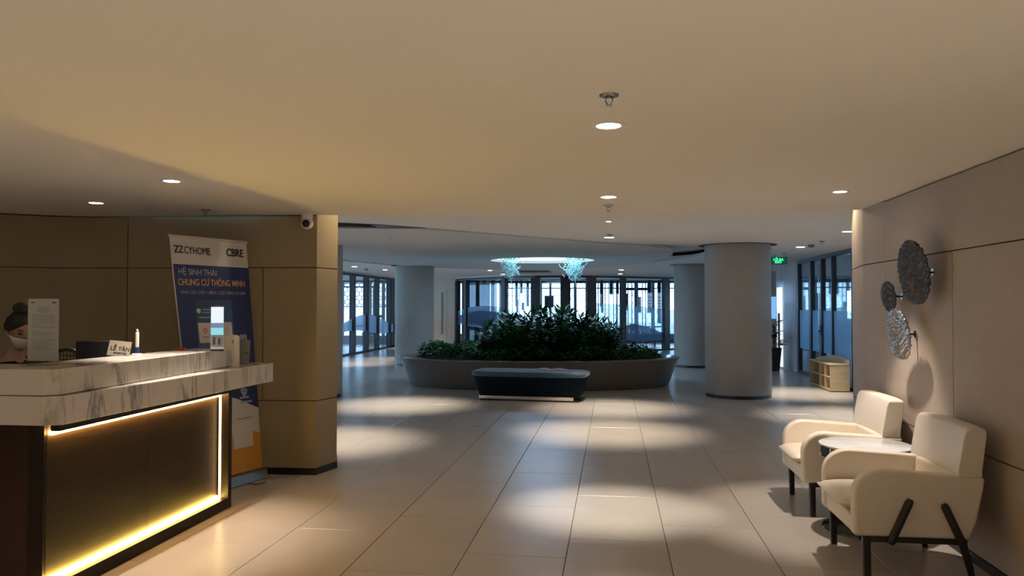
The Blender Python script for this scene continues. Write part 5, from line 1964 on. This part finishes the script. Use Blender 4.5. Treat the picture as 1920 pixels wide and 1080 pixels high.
def stool(x, y, label):
    t = empty('white_stool', (x, y, 0))
    tag(t, label, 'stool', 'white play room stools')
    MB().lathe([(0.17, 0.40), (0.18, 0.41), (0.18, 0.43), (0.17, 0.44)], 24, (x, y, 0)).build('seat', M_WHITE, t, auto=True)
    for k in range(4):
        a = PI / 4 + k * PI / 2
        MB().tube([(x + 0.16 * math.cos(a), y + 0.16 * math.sin(a), 0), (x + 0.11 * math.cos(a), y + 0.11 * math.sin(a), 0.40)], 0.013, 8).build('leg', M_WHITE, t)


stool(5.1, 17.8, 'white stool behind the glass door above the shelf unit')
stool(5.0, 16.3, 'white stool behind the glass near the taupe wall end')
stool(5.5, 20.5, 'white stool deeper in the play room, left of the others')
bb = MB().ell((4.75, 14.9, 0.38), (0.35, 0.40, 0.42), 24, 14).build('bean_bag', M_BLUESOFT, smooth=True)
tag(bb, 'blue-grey bean bag behind the glass next to the taupe wall', 'bean bag')

# potted plant by the pillar's right edge
px_, py_ = loc(1451, 17.6)
pp = empty('potted_plant', (px_, py_, 0))
tag(pp, 'tall potted plant in a dark tapered pot beside the pillar', 'plant')
MB().lathe([(0.11, 0.0), (0.16, 0.50), (0.175, 0.52), (0.16, 0.52), (0.14, 0.47)], 24, (px_, py_, 0)).build('pot', M_POT, pp, auto=True)
fo = MB(); rnd = random.Random(9)
for k in range(46):
    a = rnd.uniform(0, 2 * PI); h = rnd.uniform(0.55, 1.05)
    leaf(fo, (px_ + 0.08 * math.cos(a) * rnd.random(), py_ + 0.08 * math.sin(a) * rnd.random(), h), (math.cos(a), math.sin(a), rnd.uniform(0.4, 1.6)), rnd.uniform(0.25, 0.38), 0.06, 0.5, rnd)
o = fo.build('foliage', mat('leaf_olive', (0.10, 0.13, 0.04), 0.4, vary=0.4, vscale=6), pp, smooth=True)
MB().tube([(px_, py_, 0.46), (px_ + 0.02, py_, 0.8), (px_ - 0.01, py_, 1.05)], 0.015, 8).build('stem', M_STEM, pp)

# ================================================================== PEOPLE


def skin_body(name, joints, edges, radii, m, parent=None, sub=2, root=0):
    me = bpy.data.meshes.new(name)
    me.from_pydata(joints, edges, [])
    me.update()
    o_ = bpy.data.objects.new(name, me)
    col.objects.link(o_)
    me.materials.append(m)
    sk_ = o_.modifiers.new('skin', 'SKIN')
    for i, r_ in enumerate(radii):
        me.skin_vertices[0].data[i].radius = r_ if isinstance(r_, tuple) else (r_, r_)
        me.skin_vertices[0].data[i].use_root = (i == root)
    sk_.use_smooth_shade = True
    sb = o_.modifiers.new('sub', 'SUBSURF'); sb.levels = sub; sb.render_levels = sub
    if parent:
        o_.parent = parent
    return o_


# receptionist: local frame, she faces +X (our right), slightly to -Y
rc = empty('person', (-3.825, 4.52, 0), R(-28))
tag(rc, 'person with black hair bun and white face mask seated behind the counter', 'person')
SZ = 0.55
J = [(0, 0, SZ + 0.10), (0.01, 0, SZ + 0.26), (0.02, 0, SZ + 0.42), (0.035, 0, SZ + 0.53), (0.055, 0, SZ + 0.60), (0.075, 0, SZ + 0.67),   # 0-5 spine, neck
     (0.02, 0.15, SZ + 0.50), (0.05, 0.20, SZ + 0.27), (0.25, 0.16, SZ + 0.28), (0.31, 0.15, SZ + 0.285),   # 6-9 left arm
     (0.02, -0.15, SZ + 0.50), (0.05, -0.20, SZ + 0.27), (0.25, -0.14, SZ + 0.28), (0.31, -0.13, SZ + 0.285),  # 10-13 right arm
     (0.02, 0.09, SZ + 0.07), (0.42, 0.11, SZ + 0.06), (0.38, 0.11, 0.08), (0.50, 0.12, 0.03),      # 14-17 left leg
     (0.02, -0.09, SZ + 0.07), (0.42, -0.11, SZ + 0.06), (0.38, -0.11, 0.08), (0.50, -0.12, 0.03)]    # 18-21 right leg
E_ = [(0, 1), (1, 2), (2, 3), (3, 4), (4, 5), (3, 6), (6, 7), (7, 8), (8, 9), (3, 10), (10, 11), (11, 12), (12, 13), (0, 14), (14, 15), (15, 16), (16, 17), (0, 18), (18, 19), (19, 20), (20, 21)]
RD = [(0.12, 0.15), (0.10, 0.125), (0.10, 0.14), (0.075, 0.10), 0.048, 0.047, 0.055, 0.040, 0.030, 0.022, 0.055, 0.040, 0.030, 0.022, 0.085, 0.062, 0.04, 0.03, 0.085, 0.062, 0.04, 0.03]
RD = [r_ if isinstance(r_, tuple) else (r_, r_) for r_ in RD]
skin_body('body', J, E_, RD, M_SKIN, rc)
# dark top: same pose, slightly larger, without neck and hands
JT = [(0, 0, SZ + 0.08), (0.01, 0, SZ + 0.26), (0.02, 0, SZ + 0.40), (0.03, 0, SZ + 0.535), (0.02, 0.165, SZ + 0.515), (0.05, 0.205, SZ + 0.27), (0.16, 0.18, SZ + 0.275), (0.02, -0.165, SZ + 0.515), (0.05, -0.205, SZ + 0.27), (0.16, -0.17, SZ + 0.275), (0.045, 0, SZ + 0.575)]
ET = [(0, 1), (1, 2), (2, 3), (3, 4), (4, 5), (5, 6), (3, 7), (7, 8), (8, 9), (3, 10)]
skin_body('top_garment', JT, ET, [(0.15, 0.18), (0.135, 0.165), (0.135, 0.185), (0.115, 0.135), (0.088, 0.088), (0.064, 0.064), (0.052, 0.052), (0.088, 0.088), (0.064, 0.064), (0.052, 0.052), (0.085, 0.085)], M_CLOTH, rc)
hm = MB()
JL = [(0.0, 0, SZ + 0.06), (0.03, 0.09, SZ + 0.07), (0.42, 0.11, SZ + 0.06), (0.38, 0.11, 0.12), (0.03, -0.09, SZ + 0.07), (0.42, -0.11, SZ + 0.06), (0.38, -0.11, 0.12)]
skin_body('trousers', JL, [(0, 1), (1, 2), (2, 3), (0, 4), (4, 5), (5, 6)], [(0.13, 0.13), (0.095, 0.095), (0.072, 0.072), (0.052, 0.052), (0.095, 0.095), (0.072, 0.072), (0.052, 0.052)], M_CLOTH, rc)
# head: sculpted from an ellipsoid, faces local +X, pitched down
HM = Matrix.Translation((0.115, 0, SZ + 0.775)) @ Matrix.Rotation(R(24), 4, 'Y')


def head_pt(a, t):
    """a: azimuth (0 = face), t: polar"""
    x, y, z = math.sin(t) * math.cos(a), math.sin(t) * math.sin(a), math.cos(t)
    X, Y, Z = 0.094 * x, 0.074 * y, 0.113 * z
    if z < 0:      # jaw narrows, chin forward
        k_ = -z
        Y *= 1 - 0.30 * k_
        X = X * (1 - 0.12 * k_) + 0.020 * k_
        if x < 0: X *= 1 - 0.25 * k_
    if x > 0.5: X -= 0.012 * (x - 0.5) * 2
    # nose
    g_ = math.exp(-((y / 0.13) ** 2)) * math.exp(-(((z + 0.13) / 0.20) ** 2)) if x > 0 else 0
    X += 0.022 * g_
    # eye sockets
    for sg in (-1, 1):
        g_ = math.exp(-(((y - sg * 0.42) / 0.17) ** 2 + ((z - 0.08) / 0.11) ** 2)) if x > 0 else 0
        X -= 0.007 * g_
    return (X, Y, Z)


nu, nv = 40, 28
vs = [head_pt(2 * PI * i / nu, PI * j / nv) for j in range(1, nv) for i in range(nu)]
fs = [(j * nu + i, (j + 1) * nu + i, (j + 1) * nu + (i + 1) % nu, j * nu + (i + 1) % nu) for j in range(nv - 2) for i in range(nu)]
tp = len(vs); vs.append(head_pt(0, 0)); bt = len(vs); vs.append(head_pt(0, PI))
fs += [(tp, i, (i + 1) % nu) for i in range(nu)] + [(bt, (nv - 2) * nu + (i + 1) % nu, (nv - 2) * nu + i) for i in range(nu)]
MB().add(vs, fs).move(HM).build('head', M_SKIN, rc, world=False, smooth=True)
for sg in (-1, 1):
    MB().ell((0.0, 0, 0), (0.015, 0.007, 0.027), 12, 8).move(HM @ Matrix.Translation((-0.004, sg * 0.075, -0.012)) @ Matrix.Rotation(R(-12), 4, 'Y')).build('ear', M_SKIN, rc, world=False, smooth=True)
    MB().ell((0.078, sg * 0.030, 0.010), (0.008, 0.014, 0.0045), 12, 8).move(HM).build('eye', M_INK, rc, world=False, smooth=True)
    MB().tube([(0.078, sg * 0.014, 0.030), (0.079, sg * 0.030, 0.036), (0.070, sg * 0.048, 0.030)], 0.0028, 6).move(HM).build('eyebrow', M_HAIR, rc, world=False)
    MB().tube([(0.060, sg * 0.062, -0.030), (0.02, sg * 0.078, -0.022), (-0.008, sg * 0.080, -0.005)], 0.0015, 5).move(HM).build('mask_strap', M_MASK, rc, world=False)
# mask
vs, fs = [], []
n1, n2 = 18, 10
for i in range(n1 + 1):
    a = (i / n1 * 2 - 1) * R(72)
    for j in range(n2 + 1):
        zt = -0.13 - 0.80 * j / n2 + 0.10 * (1 - math.cos(a)) - (0.12 * (abs(a) / R(72)) ** 2) * (-1 if j > n2 / 2 else 0.6)
        t = math.acos(max(-0.999, min(0.999, zt)))
        p = Vector(head_pt(a, t))
        nn_ = Vector((math.cos(a), math.sin(a) * 0.8, 0))
        bul = 0.010 + 0.012 * math.cos(a) * math.sin(PI * j / n2)
        vs.append(tuple(p + nn_ * (0.006 + bul * (1 - (abs(a) / R(72)) ** 4))))
fs = [(i * (n2 + 1) + j, i * (n2 + 1) + j + 1, (i + 1) * (n2 + 1) + j + 1, (i + 1) * (n2 + 1) + j) for i in range(n1) for j in range(n2)]
mk = MB().add(vs, fs).move(HM).build('face_mask', M_MASK, rc, world=False, smooth=True)
so_ = mk.modifiers.new('solid', 'SOLIDIFY'); so_.thickness = 0.002
# hair cap
vs, fs = [], []
n1, n2 = 40, 18
for j in range(n2 + 1):
    for i in range(n1):
        a = 2 * PI * i / n1
        # hairline: high over the face, low at the nape
        lim = R(52) + R(76) * (0.5 - 0.5 * math.cos(a)) ** 0.75
        t = max(0.02, lim * j / n2)
        p = Vector(head_pt(a, t))
        nr_ = Vector((p.x / 0.094, p.y / 0.074, p.z / 0.113)).normalized()
        th_ = 0.014 * (1 - (j / n2) ** 6) + 0.002 + 0.003 * math.sin(22 * a + 3 * j * 0.3)
        vs.append(tuple(p + nr_ * th_))
fs = [(j * n1 + i, (j + 1) * n1 + i, (j + 1) * n1 + (i + 1) % n1, j * n1 + (i + 1) % n1) for j in range(n2) for i in range(n1)]
fs.append(tuple(range(n1)))
hr = MB().add(vs, fs).move(HM)
for (cx, cy, cz, a_, b_, c_) in ((-0.050, 0.0, 0.125, 0.048, 0.046, 0.040), (-0.072, 0.018, 0.105, 0.034, 0.034, 0.03), (-0.020, -0.012, 0.130, 0.03, 0.03, 0.025), (-0.098, 0, -0.035, 0.022, 0.05, 0.05)):
    e_ = MB().ell((cx, cy, cz), (a_, b_, c_), 16, 10).move(HM)
    hr.add(e_.v, e_.f)
hr.build('hair', M_HAIR, rc, world=False, smooth=True)
# hands resting on the desk: palm + five fingers
for sg in (1, -1):
    hx, hy, hz = 0.31, sg * 0.14, SZ + 0.285
    HJ = [(hx, hy, hz), (hx + 0.045, hy, hz - 0.002)]
    HE = [(0, 1)]; HR = [(0.020, 0.026), (0.016, 0.034)]
    for q, (dy, L_) in enumerate(((-0.027, 0.055), (-0.009, 0.066), (0.009, 0.062), (0.026, 0.048))):
        b0 = len(HJ)
        HJ += [(hx + 0.075, hy + dy, hz), (hx + 0.075 + L_ * 0.5, hy + dy, hz - 0.010), (hx + 0.075 + L_, hy + dy, hz - 0.030)]
        HE += [(1, b0), (b0, b0 + 1), (b0 + 1, b0 + 2)]
        HR += [(0.0085, 0.0085), (0.008, 0.008), (0.0068, 0.0068)]
    b0 = len(HJ)
    HJ += [(hx + 0.035, hy - sg * 0.040, hz - 0.01), (hx + 0.065, hy - sg * 0.055, hz - 0.02)]
    HE += [(0, b0), (b0, b0 + 1)]
    HR += [(0.010, 0.010), (0.008, 0.008)]
    skin_body('hand', HJ, HE, HR, M_SKIN, rc, sub=1)

# seated silhouette far behind the left glass
fx, fy = -9.35, 24.05
p2 = empty('person', (-9.55, 24.1, 0), R(55))
tag(p2, 'dark silhouette of a person seated beyond the left glass wall', 'person')
skin_body('body', J, E_, [(a * 1.15, b * 1.15) for a, b in RD], mat('silhouette_clothes', (0.05, 0.06, 0.08), 0.8), p2)
MB().add(vs[:0], []).v
e_ = MB()
vs2 = [head_pt(2 * PI * i / nu, PI * j / nv) for j in range(1, nv) for i in range(nu)]
fs2 = [(j * nu + i, (j + 1) * nu + i, (j + 1) * nu + (i + 1) % nu, j * nu + (i + 1) % nu) for j in range(nv - 2) for i in range(nu)]
e_.add(vs2, fs2).move(Matrix.Translation((0.10, 0, SZ + 0.77)) @ Matrix.Rotation(R(12), 4, 'Y')).build('head', mat('silhouette_skin', (0.20, 0.13, 0.10), 0.6), p2, world=False, smooth=True)
MB().ell((0.08, 0, SZ + 0.80), (0.10, 0.085, 0.095), 20, 12).build('hair', M_HAIR, p2, world=False, smooth=True)
c = copy_tree(ch0)
c.location = (-9.60, 24.15, 0); c.rotation_euler = (0, 0, R(145))
tag(c, 'dark lounge chair under the seated silhouette', 'chair', 'cafe chairs beyond the glass')
